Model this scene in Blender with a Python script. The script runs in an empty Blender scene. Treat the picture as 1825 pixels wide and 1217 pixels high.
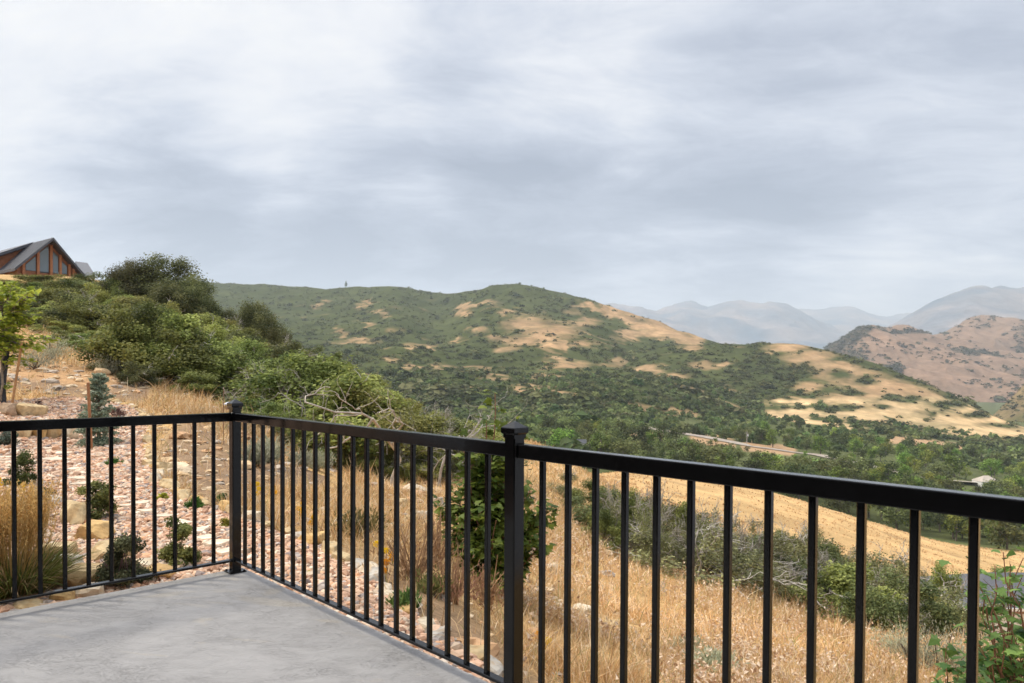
import bpy, math
import numpy as np
from mathutils import Matrix, Vector

rng = np.random.default_rng(11)
scene = bpy.context.scene
col = scene.collection

# ------------------------------------------------------------------ camera
F, CX, CY = 1299.35, 912.5, 682.28          # focal length and optical centre in photo pixels
PIT, ROL, HC = 0.0176, 0.0057, 1.155
cr, sr, cp, sp = math.cos(ROL), math.sin(ROL), math.cos(PIT), math.sin(PIT)
RIGHT = np.array([cr, 0, sr])
FWD = np.array([sp * sr, cp, -sp * cr])
UP = np.array([-cp * sr, sp, cp * cr])
cam_d = bpy.data.cameras.new('camera')
cam = bpy.data.objects.new('camera', cam_d)
col.objects.link(cam)
cam.matrix_world = Matrix(((RIGHT[0], UP[0], -FWD[0], 0), (RIGHT[1], UP[1], -FWD[1], 0),
                           (RIGHT[2], UP[2], -FWD[2], HC), (0, 0, 0, 1)))
cam_d.sensor_width = 36
cam_d.lens = 36 * F / 1825
cam_d.shift_y = (CY - 608.5) / 1825
cam_d.clip_start, cam_d.clip_end = 0.05, 60000
cam_d.dof.use_dof = True
cam_d.dof.focus_distance = 4.2
cam_d.dof.aperture_fstop = 7.1
scene.camera = cam


def at(px, py, Y):
    px, py, Y = np.broadcast_arrays(np.asarray(px, float), np.asarray(py, float), np.asarray(Y, float))
    d = ((px - CX) / F)[..., None] * RIGHT + FWD - ((py - CY) / F)[..., None] * UP
    p = d * (Y / d[..., 1])[..., None]
    p[..., 2] += HC
    return p


def to_px(P):
    Q = np.asarray(P, float) - np.array([0, 0, HC])
    d = Q @ FWD
    return CX + F * (Q @ RIGHT) / d, CY - F * (Q @ UP) / d


# ------------------------------------------------------------------ noise
_perm = np.random.default_rng(3).permutation(512)
_grad = np.random.default_rng(4).normal(size=(512, 2))
_grad /= np.linalg.norm(_grad, axis=1)[:, None]


def perlin(x, y):
    x, y = np.broadcast_arrays(np.asarray(x, float), np.asarray(y, float))
    xi, yi = np.floor(x).astype(np.int64), np.floor(y).astype(np.int64)
    xf, yf = x - xi, y - yi
    u, v = xf ** 3 * (xf * (xf * 6 - 15) + 10), yf ** 3 * (yf * (yf * 6 - 15) + 10)

    def g(ix, iy, dx, dy):
        h = _perm[(_perm[ix & 511] + iy) & 511]
        return _grad[h, 0] * dx + _grad[h, 1] * dy
    a = g(xi, yi, xf, yf); b = g(xi + 1, yi, xf - 1, yf)
    c = g(xi, yi + 1, xf, yf - 1); d = g(xi + 1, yi + 1, xf - 1, yf - 1)
    return (a + u * (b - a)) * (1 - v) + (c + u * (d - c)) * v


def fbm(x, y, octv=4, gain=.5):
    s, a, n = 0, 1, 0
    for k in range(octv):
        s = s + a * perlin(x * 2 ** k + 17.3 * k, y * 2 ** k - 9.1 * k)
        n += a; a *= gain
    return s / n * 1.5


def smooth(e0, e1, x):
    t = np.clip((x - e0) / (e1 - e0), 0, 1)
    return t * t * (3 - 2 * t)


# ------------------------------------------------------------------ mesh building
class MB:
    def __init__(self):
        self.v, self.f, self.c, self.n = [], [], [], 0

    def add(self, v, f, c=None):
        v = np.asarray(v, float).reshape(-1, 3)
        f = np.asarray(f, np.int64)
        if f.shape[1] == 4:
            f = np.concatenate([f[:, [0, 1, 2]], f[:, [0, 2, 3]]])
        if c is None:
            c = np.ones((len(v), 3)) * .5
        c = np.broadcast_to(np.asarray(c, float), (len(v), 3))
        self.v.append(v); self.f.append(f + self.n); self.c.append(c); self.n += len(v)
        return self

    def build(self, name, mat, parent=None, smooth_faces=False, loc=None):
        me = bpy.data.meshes.new(name)
        v = np.concatenate(self.v); f = np.concatenate(self.f); c = np.concatenate(self.c)
        if loc is not None:
            v = v - np.asarray(loc)
        me.vertices.add(len(v)); me.vertices.foreach_set('co', v.astype(np.float32).ravel())
        me.loops.add(f.size); me.loops.foreach_set('vertex_index', f.astype(np.int32).ravel())
        me.polygons.add(len(f))
        me.polygons.foreach_set('loop_start', np.arange(0, f.size, 3, dtype=np.int32))
        me.polygons.foreach_set('loop_total', np.full(len(f), 3, np.int32))
        me.polygons.foreach_set('use_smooth', np.full(len(f), smooth_faces))
        at_ = me.color_attributes.new('Col', 'FLOAT_COLOR', 'POINT')
        at_.data.foreach_set('color', np.concatenate([c, np.ones((len(c), 1))], 1).astype(np.float32).ravel())
        me.materials.append(mat)
        me.update(calc_edges=True); me.validate()
        ob = bpy.data.objects.new(name, me)
        col.objects.link(ob)
        if loc is not None:
            ob.location = loc
        if parent is not None:
            ob.parent = parent
        return ob


def tag(o, label=None, cat=None, group=None, kind=None):
    if label: o['label'] = label
    if cat: o['category'] = cat
    if group: o['group'] = group
    if kind: o['kind'] = kind
    return o


def empty(name, loc, rz=0.0):
    o = bpy.data.objects.new(name, None)
    o.empty_display_size = .2
    col.objects.link(o)
    o.location = loc; o.rotation_euler[2] = rz
    return o


def copy_tree(o, parent=None):
    c = o.copy(); col.objects.link(c)
    if parent is not None: c.parent = parent
    for ch in list(o.children): copy_tree(ch, c)
    return c


def box(mb, c, sx, sy, sz, ax=None, ay=None, az=None, colr=None):
    ax = np.array([1., 0, 0]) if ax is None else ax
    ay = np.array([0, 1., 0]) if ay is None else ay
    az = np.array([0, 0, 1.]) if az is None else az
    s = np.array([[-1, -1, -1], [1, -1, -1], [1, 1, -1], [-1, 1, -1], [-1, -1, 1], [1, -1, 1], [1, 1, 1], [-1, 1, 1]]) * .5
    v = np.asarray(c) + s[:, :1] * sx * ax + s[:, 1:2] * sy * ay + s[:, 2:] * sz * az
    mb.add(v, [[0, 3, 2, 1], [4, 5, 6, 7], [0, 1, 5, 4], [1, 2, 6, 5], [2, 3, 7, 6], [3, 0, 4, 7]], colr)


def extrude(mb, prof, p0, p1, side, up, colr=None):
    """closed profile (side, up offsets) swept from p0 to p1 with end caps"""
    prof = np.asarray(prof, float); n = len(prof)
    r0 = p0 + prof[:, :1] * side + prof[:, 1:] * up
    r1 = p1 + prof[:, :1] * side + prof[:, 1:] * up
    i = np.arange(n); j = (i + 1) % n
    mb.add(np.concatenate([r0, r1]), np.stack([i, j, j + n, i + n], 1), colr)
    for r in (r0, r1):
        mb.add(np.concatenate([r, r.mean(0)[None]]), np.stack([i, j, np.full(n, n)], 1), colr)


def rprof(w, h, b):
    return np.array([[-w / 2 + b, -h / 2], [w / 2 - b, -h / 2], [w / 2, -h / 2 + b], [w / 2, h / 2 - b],
                     [w / 2 - b, h / 2], [-w / 2 + b, h / 2], [-w / 2, h / 2 - b], [-w / 2, -h / 2 + b]])


def tube(mb, pts, rad, k=6, colr=None):
    pts = np.asarray(pts, float); n = len(pts)
    rad = np.broadcast_to(np.asarray(rad, float), (n,))
    t = np.gradient(pts, axis=0); t /= np.linalg.norm(t, axis=1)[:, None] + 1e-9
    ref = np.array([0.31, 0.95, 0.07]) if abs(t[:, 2]).mean() > .6 else np.array([0.1, 0.05, 1.])
    a = np.cross(t, ref); a /= np.linalg.norm(a, axis=1)[:, None] + 1e-9
    b = np.cross(t, a)
    th = np.arange(k) * 2 * math.pi / k
    v = pts[:, None] + rad[:, None, None] * (np.cos(th)[None, :, None] * a[:, None] + np.sin(th)[None, :, None] * b[:, None])
    v = v.reshape(-1, 3)
    i = np.arange(n - 1)[:, None] * k; j = np.arange(k)[None]
    f = np.stack([i + j, i + (j + 1) % k, i + k + (j + 1) % k, i + k + j], -1).reshape(-1, 4)
    mb.add(v, f, colr)
    mb.add(np.concatenate([v[-k:], pts[-1:] + t[-1:] * rad[-1] * .6]), np.stack([np.arange(k), (np.arange(k) + 1) % k, np.full(k, k)], 1),
           colr if colr is None or np.ndim(colr) == 1 else colr[:1])


def unit(v):
    return v / (np.linalg.norm(v, axis=-1, keepdims=True) + 1e-9)


def leaves(mb, cen, nor, ln, wd, colr, fold=.15, tan=None, r=None):
    r = r or rng
    N = len(cen)
    ln = np.broadcast_to(ln, (N,))[:, None]; wd = np.broadcast_to(wd, (N,))[:, None]
    nor = unit(nor)
    tan = r.normal(size=(N, 3)) if tan is None else tan
    tan = unit(tan - (tan * nor).sum(1, keepdims=True) * nor)
    bi = np.cross(nor, tan)
    v = np.stack([cen - tan * ln * .5, cen + bi * wd * .5 + nor * fold * wd, cen + tan * ln * .5, cen - bi * wd * .5 + nor * fold * wd], 1).reshape(-1, 3)
    i = np.arange(N)[:, None] * 4
    f = np.concatenate([i + [0, 1, 2], i + [0, 2, 3]])
    mb.add(v, f, np.repeat(colr, 4, 0))


# icospheres
def ico(sub):
    t = (1 + 5 ** .5) / 2
    v = [(-1, t, 0), (1, t, 0), (-1, -t, 0), (1, -t, 0), (0, -1, t), (0, 1, t), (0, -1, -t), (0, 1, -t), (t, 0, -1), (t, 0, 1), (-t, 0, -1), (-t, 0, 1)]
    f = [(0, 11, 5), (0, 5, 1), (0, 1, 7), (0, 7, 10), (0, 10, 11), (1, 5, 9), (5, 11, 4), (11, 10, 2), (10, 7, 6), (7, 1, 8),
         (3, 9, 4), (3, 4, 2), (3, 2, 6), (3, 6, 8), (3, 8, 9), (4, 9, 5), (2, 4, 11), (6, 2, 10), (8, 6, 7), (9, 8, 1)]
    v = [np.array(p) / np.linalg.norm(p) for p in v]
    for _ in range(sub):
        m, nf = {}, []

        def mid(a, b):
            k = (min(a, b), max(a, b))
            if k not in m:
                p = v[a] + v[b]; v.append(p / np.linalg.norm(p)); m[k] = len(v) - 1
            return m[k]
        for a, b, c in f:
            x, y, z = mid(a, b), mid(b, c), mid(c, a)
            nf += [(a, x, z), (b, y, x), (c, z, y), (x, y, z)]
        f = nf
    return np.array(v), np.array(f)


ICO0, ICO1, ICO2, ICO3 = ico(0), ico(1), ico(2), ico(3)


# ------------------------------------------------------------------ materials
def new_mat(name):
    m = bpy.data.materials.new(name); m.use_nodes = True
    nt = m.node_tree; b = nt.nodes['Principled BSDF']
    return m, nt, b


def nd(nt, t, **kw):
    n = nt.nodes.new(t)
    for k, v in kw.items(): setattr(n, k, v)
    return n


def noise(nt, scale, detail=4, rough=.55, vec=None, dist=0):
    n = nd(nt, 'ShaderNodeTexNoise')
    n.inputs['Scale'].default_value = scale; n.inputs['Detail'].default_value = detail
    n.inputs['Roughness'].default_value = rough; n.inputs['Distortion'].default_value = dist
    if vec is not None: nt.links.new(vec, n.inputs['Vector'])
    return n


def objco(nt):
    return nd(nt, 'ShaderNodeTexCoord').outputs['Object']


def geopos(nt):
    return nd(nt, 'ShaderNodeNewGeometry').outputs['Position']


def ramp(nt, fac, stops, interp='LINEAR'):
    r = nd(nt, 'ShaderNodeValToRGB'); cr_ = r.color_ramp; cr_.interpolation = interp
    while len(cr_.elements) < len(stops): cr_.elements.new(.5)
    for e, (p, c) in zip(cr_.elements, stops):
        e.position = p; e.color = (*c, 1) if not np.isscalar(c) else (c, c, c, 1)
    nt.links.new(fac, r.inputs[0])
    return r.outputs[0]


def mix(nt, a, b, fac, mode='MIX'):
    m = nd(nt, 'ShaderNodeMix', data_type='RGBA', blend_type=mode)
    for s, x in ((0, fac), (6, a), (7, b)):
        if hasattr(x, 'links'): nt.links.new(x, m.inputs[s])
        elif s == 0: m.inputs[0].default_value = x
        else: m.inputs[s].default_value = (*x, 1) if not np.isscalar(x) else (x, x, x, 1)
    return m.outputs[2]


def math_(nt, op, a, b=0., c=None, clamp=False):
    m = nd(nt, 'ShaderNodeMath', operation=op); m.use_clamp = clamp
    for i, x in enumerate((a, b, c)):
        if x is None: continue
        if hasattr(x, 'links'): nt.links.new(x, m.inputs[i])
        else: m.inputs[i].default_value = x
    return m.outputs[0]


def bump(nt, b, h, strength=.4, dist=.02):
    n = nd(nt, 'ShaderNodeBump'); n.inputs['Strength'].default_value = strength; n.inputs['Distance'].default_value = dist
    nt.links.new(h, n.inputs['Height']); nt.links.new(n.outputs[0], b.inputs['Normal'])


def vcol(nt):
    a = nd(nt, 'ShaderNodeVertexColor'); a.layer_name = 'Col'
    return a.outputs['Color']


def foliage_mat(name, trans=.3, var=.25, rough=.6):
    m, nt, b = new_mat(name)
    oi = nd(nt, 'ShaderNodeObjectInfo')
    hs = nd(nt, 'ShaderNodeHueSaturation')
    nt.links.new(vcol(nt), hs.inputs['Color'])
    nt.links.new(math_(nt, 'MULTIPLY_ADD', oi.outputs['Random'], .045, .473), hs.inputs['Hue'])
    nt.links.new(math_(nt, 'MULTIPLY_ADD', oi.outputs['Random'], var, 1 - var / 2), hs.inputs['Value'])
    b.inputs['Roughness'].default_value = rough
    b.inputs['Specular IOR Level'].default_value = .25
    nt.links.new(hs.outputs[0], b.inputs['Base Color'])
    tr = nd(nt, 'ShaderNodeBsdfTranslucent')
    nt.links.new(hs.outputs[0], tr.inputs['Color'])
    ms = nd(nt, 'ShaderNodeMixShader'); ms.inputs[0].default_value = trans
    out = nt.nodes['Material Output']
    nt.links.new(b.outputs[0], ms.inputs[1]); nt.links.new(tr.outputs[0], ms.inputs[2])
    nt.links.new(ms.outputs[0], out.inputs['Surface'])
    return m


def plain_mat(name, c=None, rough=.8, nscale=None, namp=.3, bstr=0, bdist=.01, metallic=0, spec=.5):
    m, nt, b = new_mat(name)
    base = vcol(nt) if c is None else None
    if nscale:
        n = noise(nt, nscale, 6, .65, objco(nt))
        f = ramp(nt, n.outputs[0], [(.3, 1 - namp), (.7, 1 + namp * .6)])
        base = mix(nt, base if base is not None else c, f, 1.0, 'MULTIPLY')
        if bstr: bump(nt, b, n.outputs[0], bstr, bdist)
    if base is not None: nt.links.new(base, b.inputs['Base Color'])
    else: b.inputs['Base Color'].default_value = (*c, 1)
    b.inputs['Roughness'].default_value = rough; b.inputs['Metallic'].default_value = metallic
    b.inputs['Specular IOR Level'].default_value = spec
    return m


M_leaf = foliage_mat('leaf', .36, .55)
M_leaf_bright = foliage_mat('bright_leaf', .4, .1, .5)
M_far_leaf = foliage_mat('tree_leaf', .35, .75, .7)
M_brush = foliage_mat('brush_leaf', .3, .0, .8)
M_grass = foliage_mat('dry_grass', .25, .0, .7)
M_bark = plain_mat('bark', None, .9, 14, .5, .5, .01)
M_stone = plain_mat('sandstone', None, .9, 9, .45, .6, .012)
M_pebble = plain_mat('pebble', None, .8, 40, .25)
M_wood = plain_mat('wood_stain', None, .7, 3, .35, .2)
M_generic = plain_mat('painted', None, .6)

# black powder-coated metal
M_metal, nt, b = new_mat('black_metal')
b.inputs['Base Color'].default_value = (.003, .003, .0033, 1); b.inputs['Roughness'].default_value = .28
n = noise(nt, 900, 2, .5, objco(nt)); bump(nt, b, n.outputs[0], .03, .0005)
n2 = noise(nt, 14, 4, .6, objco(nt)); nt.links.new(ramp(nt, n2.outputs[0], [(.3, .08), (.7, .16)]), b.inputs['Roughness'])
b.inputs['Specular IOR Level'].default_value = .3

# ------------------------------------------------------------------ deck and railing frame
A = np.array([math.sin(.7659), -math.cos(.7659), 0.])      # along the right-hand railing, towards the camera
B = np.array([-math.cos(.7659), -math.sin(.7659), 0.])     # along the left-hand railing
C0 = np.array([-1.5669, 4.1266, 0.])
Z = np.array([0, 0, 1.])

# ------------------------------------------------------------------ ground sheet (near slope and valley)
GP = []   # (px, depth, py or None, z or None)


def gp(px, *rows):
    for Y, kind, v in rows:
        if kind == 'p':
            P = at(px, v, Y); GP.append((P[0] / Y, math.log(Y), P[2], Y))
        else:
            P = at(px, 700, Y); GP.append((P[0] / Y, math.log(Y), v, Y))


p_, z_ = 'p', 'z'
for q in (-900, -300):
    gp(q, (1.5, z_, -.14), (4, z_, -.14), (10, z_, .1), (20, z_, 2.2), (40, z_, 6.5), (90, z_, 16), (130, z_, 17), (300, z_, 20), (700, z_, 20))
gp(0, (1.5, z_, -.14), (3.3, z_, -.12), (6, z_, -.12), (10, z_, -.05), (16, p_, 722), (18, p_, 690), (23, p_, 640), (40, p_, 580), (70, p_, 520), (84, p_, 488), (100, z_, 13), (130, z_, 13), (300, z_, 10), (700, z_, -10))
gp(165, (4, z_, -.12), (8, z_, -.13), (12, p_, 798), (15, p_, 742), (19, p_, 690), (25, p_, 650), (40, p_, 600), (72, p_, 528), (86, p_, 497), (100, z_, 12.5), (130, z_, 12))
gp(330, (3.8, z_, -.13), (5, z_, -.12), (7.1, p_, 890), (9, p_, 840), (13, p_, 770), (18, p_, 725), (24, p_, 690), (34, p_, 640), (60, p_, 580), (85, p_, 548), (130, z_, 7), (300, z_, -10))
gp(450, (3.5, z_, -.14), (5, z_, -.14), (6.8, p_, 905), (9, p_, 850), (13, p_, 800), (18, p_, 760), (26, p_, 715), (40, p_, 670), (70, p_, 625), (110, z_, 2), (180, z_, -12), (350, z_, -30), (700, z_, -35))
gp(600, (2.5, z_, -.14), (4.3, z_, -.15), (5, p_, 1000), (6.5, p_, 940), (10, p_, 890), (15, p_, 850), (22, p_, 785), (35, p_, 703), (50, p_, 672), (75, z_, -1), (130, z_, -14), (300, z_, -31))
gp(750, (2, z_, -.16), (3.3, z_, -.17), (3.75, p_, 1105), (4.7, p_, 1040), (7, p_, 960), (13, p_, 890), (18, p_, 850), (26, p_, 800), (38, p_, 765), (55, z_, -4), (120, z_, -20), (300, z_, -33))
gp(880, (1.6, z_, -.3), (2.6, z_, -.2), (3.4, p_, 1190), (4.5, p_, 1120), (7.5, p_, 1000), (13, p_, 920), (20, p_, 860), (32, p_, 815), (48, p_, 785), (70, z_, -8), (140, z_, -23), (300, p_, 792), (500, p_, 745))
gp(960, (2.6, z_, -.35), (4, p_, 1217), (7, p_, 1080), (11, p_, 980), (18, p_, 900), (30, p_, 840), (50, p_, 790), (80, z_, -10), (140, z_, -22))
gp(1100, (1.5, z_, -.5), (4.6, p_, 1217), (9, p_, 1090), (18, p_, 1000), (27, p_, 940), (50, p_, 880), (95, p_, 848), (140, z_, -18.5), (180, z_, -27), (260, z_, -30), (450, z_, -34), (650, z_, -31))
gp(1250, (2.5, z_, -.5), (5, p_, 1217), (10, p_, 1100), (18, p_, 1030), (32, p_, 962), (75, p_, 900), (140, p_, 860), (180, z_, -29), (230, z_, -31), (430, p_, 777), (650, z_, -38))
gp(1400, (2, z_, -.55), (5.6, p_, 1217), (12, p_, 1120), (20, p_, 1065), (35, p_, 1000), (80, p_, 935), (145, p_, 885), (185, z_, -33))
gp(1600, (3, z_, -.9), (7.5, p_, 1217), (17, p_, 1140), (35, p_, 1060), (85, p_, 990), (150, p_, 945), (190, z_, -41), (380, p_, 822), (500, p_, 795), (650, z_, -51))
gp(1500, (260, p_, 862), (380, p_, 818), (500, p_, 790))
gp(1800, (1.5, z_, -.7), (4, z_, -1.2), (9, p_, 1217), (16, p_, 1160), (30, z_, -11.6), (44, z_, -17), (54, z_, -19.8), (66, z_, -20.6), (90, p_, 1040), (150, p_, 988), (195, z_, -45), (250, p_, 920), (370, p_, 864), (500, p_, 822), (700, z_, -62))
for q in (2150, 2800):
    gp(q, (1.5, z_, -.9), (4, z_, -1.6), (9, z_, -3.6), (16, z_, -6), (35, z_, -14), (54, z_, -20), (90, z_, -28), (150, z_, -39), (250, z_, -50), (500, z_, -62), (700, z_, -64))
GP = np.array(GP)
US = 2.2


def _tps(r2):
    return .5 * r2 * np.log(r2 + 1e-12)


_gx = np.stack([GP[:, 0] * US, GP[:, 1]], 1)
_q = (GP[:, 2] + .15) / (GP[:, 3] + 4)
_n = len(GP)
_K = _tps(((_gx[:, None] - _gx[None]) ** 2).sum(-1)) + np.eye(_n) * .004
_P = np.concatenate([np.ones((_n, 1)), _gx], 1)
_sol = np.linalg.solve(np.block([[_K, _P], [_P.T, np.zeros((3, 3))]]), np.concatenate([_q, np.zeros(3)]))


def ground_z(x, y):
    x, y = np.broadcast_arrays(np.asarray(x, float), np.asarray(y, float))
    sh = x.shape; x = x.ravel(); y = y.ravel()
    Y = np.clip(y, 1.3, 700)
    u = np.clip(x / Y, -1.6, 1.6); v = np.log(Y)
    out = np.empty(len(x))
    for s in range(0, len(x), 40000):
        e = slice(s, s + 40000)
        g = np.stack([u[e] * US, v[e]], 1)
        q = _tps(((g[:, None] - _gx[None]) ** 2).sum(-1)) @ _sol[:_n] + _sol[_n] + g @ _sol[_n + 1:]
        z = q * (Y[e] + 4) - .15
        d = Y[e]
        z = z + fbm(x[e] * .8, y[e] * .8, 3) * .06 * smooth(6, 14, d) + fbm(x[e] * .12, y[e] * .12, 3) * .5 * smooth(20, 60, d) * (1 - .85 * smooth(110, 190, d)) \
            + fbm(x[e] * 3, y[e] * 3, 2) * .03 * smooth(5, 10, d) * (1 - smooth(30, 60, d))
        out[e] = z
    far = smooth(700, 1500, y)
    out = out * (1 - far) - 80 * far
    return out.reshape(sh)


_lv = np.linspace(math.log(1.5), math.log(800), 500)


def ground_hit(px, py, vmin=1.5):
    """first ground point on the photograph's ray through (px, py)"""
    Y = np.exp(_lv)
    P = at(px, py, Y)
    d = P[:, 2] - ground_z(P[:, 0], P[:, 1])
    k = np.where((d[:-1] > 0) & (d[1:] <= 0) & (Y[:-1] > vmin))[0]
    if len(k) == 0: return P[-1]
    k = k[0]; t = d[k] / (d[k] - d[k + 1])
    p = at(px, py, Y[k] + t * (Y[k + 1] - Y[k]))
    p[2] = ground_z(p[0], p[1])
    return p


def on_ground(px, Y):
    p = at(px, 800, Y); p[2] = ground_z(p[0], p[1]); return p


def inpoly(x, y, poly):
    inside = np.zeros(np.shape(x), bool)
    n = len(poly)
    for i in range(n):
        x0, y0 = poly[i]; x1, y1 = poly[(i + 1) % n]
        c = ((y0 > y) != (y1 > y)) & (x < (x1 - x0) * (y - y0) / (y1 - y0 + 1e-12) + x0)
        inside ^= c
    return inside


border_px = [(196, 712), (225, 724), (246, 732), (263, 748), (270, 765), (264, 785), (270, 800), (268, 815), (276, 840), (290, 862), (312, 880), (335, 893),
             (360, 903), (388, 912), (412, 921), (440, 925), (466, 936), (492, 952), (518, 960), (545, 968), (578, 985), (612, 1002), (638, 1012), (660, 1025), (676, 1045),
             (694, 1066), (716, 1078), (735, 1096), (752, 1112), (776, 1124), (806, 1150), (845, 1180), (868, 1203)]
border_w = [ground_hit(*p) for p in border_px]
garden = [tuple(p[:2]) for p in border_w]
garden += [tuple((C0 + A * 2.3 + B * .2)[:2]), tuple((C0 + B * .3)[:2]), tuple((C0 + B * 3.5)[:2]), (-9, 1), (-16, 9)]
garden += [tuple(ground_hit(p, q)[:2]) for p, q in ((-260, 745), (-100, 728), (0, 716), (60, 712), (130, 708))]


def on_deck(x, y, m=0.):
    r = np.stack([x - C0[0], y - C0[1]], -1)
    a, b_ = r @ A[:2], r @ B[:2]
    return (a > -.06 - m) & (b_ > -.068 - m)


u_ = np.concatenate([np.linspace(-2.4, -.85, 60)[:-1], np.linspace(-.85, .85, 520), np.linspace(.85, 2.4, 60)[1:]])
v_ = np.concatenate([np.linspace(math.log(.9), math.log(700), 470), np.log(np.array([900, 1300, 2000, 3000]))])
uu, vv = np.meshgrid(u_, v_)
gy = np.exp(vv); gx = uu * gy
gz = ground_z(gx, gy)
dk = on_deck(gx, gy, -.02)
gz = np.where(dk, np.minimum(gz, -.3), gz)
gm = inpoly(gx, gy, garden).astype(float)
# colours that belong to the soil itself: straw, bare soil, valley green, mown field
ppx, ppy = to_px(np.stack([gx, gy, gz], -1))
STRAW, SOIL, VALLEY, FIELD = np.array([.50, .32, .14]), np.array([.25, .165, .10]), np.array([.09, .10, .035]), np.array([.52, .335, .15])


def capsule(x, y, x0, y0, x1, y1, r):
    dx, dy = x1 - x0, y1 - y0
    t = np.clip(((x - x0) * dx + (y - y0) * dy) / (dx * dx + dy * dy), 0, 1)
    return 1 - smooth(.6, 1.2, np.hypot(x - x0 - t * dx, y - y0 - t * dy) / r)


def gcol(x, y):
    z = ground_z(x, y)
    px, py = to_px(np.stack([x, y, z], -1))
    n = fbm(x * .35, y * .35, 4)
    soil = smooth(6.0, 4.5, np.hypot((px - 380) / 60, (py - 830) / 60) * 3.2) * (y < 20)
    soil = np.maximum(soil, (1 - smooth(.0, 1.3, ((x - C0[0]) * -B[0] + (y - C0[1]) * -B[1]) - .6 + n * .5)) * (px > 560) * (y < 7))
    soil = np.maximum(soil, capsule(px, py, 0, 665, 240, 690, 32) * (y < 26))
    soil = np.maximum(soil, capsule(px, py, 450, 840, 560, 850, 26) * (y < 14))
    orng = capsule(px, py, 30, 655, 190, 678, 20) * (y < 26)
    soil = np.clip(soil + n * .35 * (y < 16), 0, 1)[..., None]
    c = STRAW * (1 - soil) + SOIL * soil
    c = c * (1 - .8 * orng[..., None]) + np.array([.46, .27, .13]) * .8 * orng[..., None]
    f = (smooth(55, 90, y) * (px > 1020) * smooth(-14, -6, -z * 0 - 0 + (y - 60)))[..., None]
    c = c * (1 - f) + FIELD * (1 + .45 * fbm(x * .05, y * .14, 5)[..., None]) * f
    st_ = smooth(.12, .4, fbm(x * .03 + 5, y * .16, 4))[..., None] * f
    c = c * (1 - .4 * st_) + np.array([.30, .19, .10]) * .4 * st_
    vly = smooth(158, 185, y)[..., None]
    c = c * (1 - vly) + (VALLEY * (1 + .5 * fbm(x * .03, y * .03, 3)[..., None])) * vly
    lawn = np.maximum(capsule(px, py, 1355, 806, 1385, 810, 11), capsule(px, py, 1440, 822, 1465, 826, 7)) * (y > 200)
    lawn = np.maximum(lawn, capsule(px, py, 1775, 876, 1825, 880, 8) * (y > 200))[..., None]
    c = c * (1 - lawn) + np.array([.15, .24, .05]) * lawn
    bare = np.zeros_like(px)
    for q in ((1090, 770, 1175, 778, 7), (1240, 776, 1300, 792, 12), (1330, 795, 1410, 803, 10), (1590, 782, 1720, 800, 9), (1590, 775, 1620, 782, 7), (1080, 757, 1110, 760, 4)):
        bare = np.maximum(bare, capsule(px, py, *q) * (y > 200))
    bare = bare[..., None]
    return c * (1 - bare) + np.array([.38, .24, .13]) * bare


gc = gcol(gx, gy)
gc = gc * (1 - gm[..., None]) + np.array([.26, .165, .115]) * gm[..., None]  # gravel bed colour darkened to stand for shade in the gaps between pebbles
nr, nc = gx.shape
i = np.arange(nr - 1)[:, None] * nc + np.arange(nc - 1)[None]
gf = np.stack([i, i + 1, i + 1 + nc, i + nc], -1).reshape(-1, 4)

M_ground, nt, b = new_mat('ground_soil')
pos = geopos(nt)
n1 = noise(nt, 5, 8, .7, pos); n2 = noise(nt, 26, 6, .7, pos); n3 = noise(nt, .25, 5, .6, pos)
m = mix(nt, vcol(nt), ramp(nt, n1.outputs[0], [(.3, .62), (.5, 1.), (.72, 1.35)]), 1., 'MULTIPLY')
m = mix(nt, m, ramp(nt, n2.outputs[0], [(.32, .55), (.5, 1.), (.7, 1.3)]), .8, 'MULTIPLY')
m = mix(nt, m, ramp(nt, n3.outputs[0], [(.3, .8), (.7, 1.2)]), .8, 'MULTIPLY')
nt.links.new(m, b.inputs['Base Color']); b.inputs['Roughness'].default_value = .95; b.inputs['Specular IOR Level'].default_value = .1
bump(nt, b, n2.outputs[0], .8, .03)
ground = MB().add(np.stack([gx, gy, gz], -1), gf, gc.reshape(-1, 3)).build('ground', M_ground, smooth_faces=True)
tag(ground, 'dry grassy hillside falling away to the wooded valley floor', 'ground', kind='structure')


# ------------------------------------------------------------------ hills and mountains as control nets
def cr_interp(P, n):
    """Catmull-Rom along axis 0, n samples per interval"""
    P = np.concatenate([2 * P[:1] - P[1:2], P, 2 * P[-1:] - P[-2:-1]])
    out = []
    t = np.linspace(0, 1, n, endpoint=False)[:, None, None]
    for k in range(1, len(P) - 2):
        a, b_, c, d = P[k - 1], P[k], P[k + 1], P[k + 2]
        out.append(.5 * ((2 * b_) + (c - a) * t + (2 * a - 5 * b_ + 4 * c - d) * t ** 2 + (-a + 3 * b_ - 3 * c + d) * t ** 3))
    return np.concatenate(out + [P[-2:-1]])


def net(cols, nu, nv):
    N = []
    for px, rows in cols:
        r = []
        for Y, kind, v in rows:
            P = at(px, v if kind == p_ else 700, Y)
            zz = P[2] if kind == p_ else v
            r.append((P[0] / Y, math.log(Y), (zz - HC) / Y))
        N.append(r)
    N = np.array(N)                                  # cols x rows x 3
    N = cr_interp(N, nu)
    N = cr_interp(N.transpose(1, 0, 2), nv)          # rows x cols x 3
    Y = np.exp(N[..., 1])
    return np.stack([N[..., 0] * Y, Y, N[..., 2] * Y + HC], -1)


def grid_faces(nr, nc):
    i = np.arange(nr - 1)[:, None] * nc + np.arange(nc - 1)[None]
    return np.stack([i, i + 1, i + 1 + nc, i + nc], -1).reshape(-1, 4)


def crest(px, *rows): return (px, rows)


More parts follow.
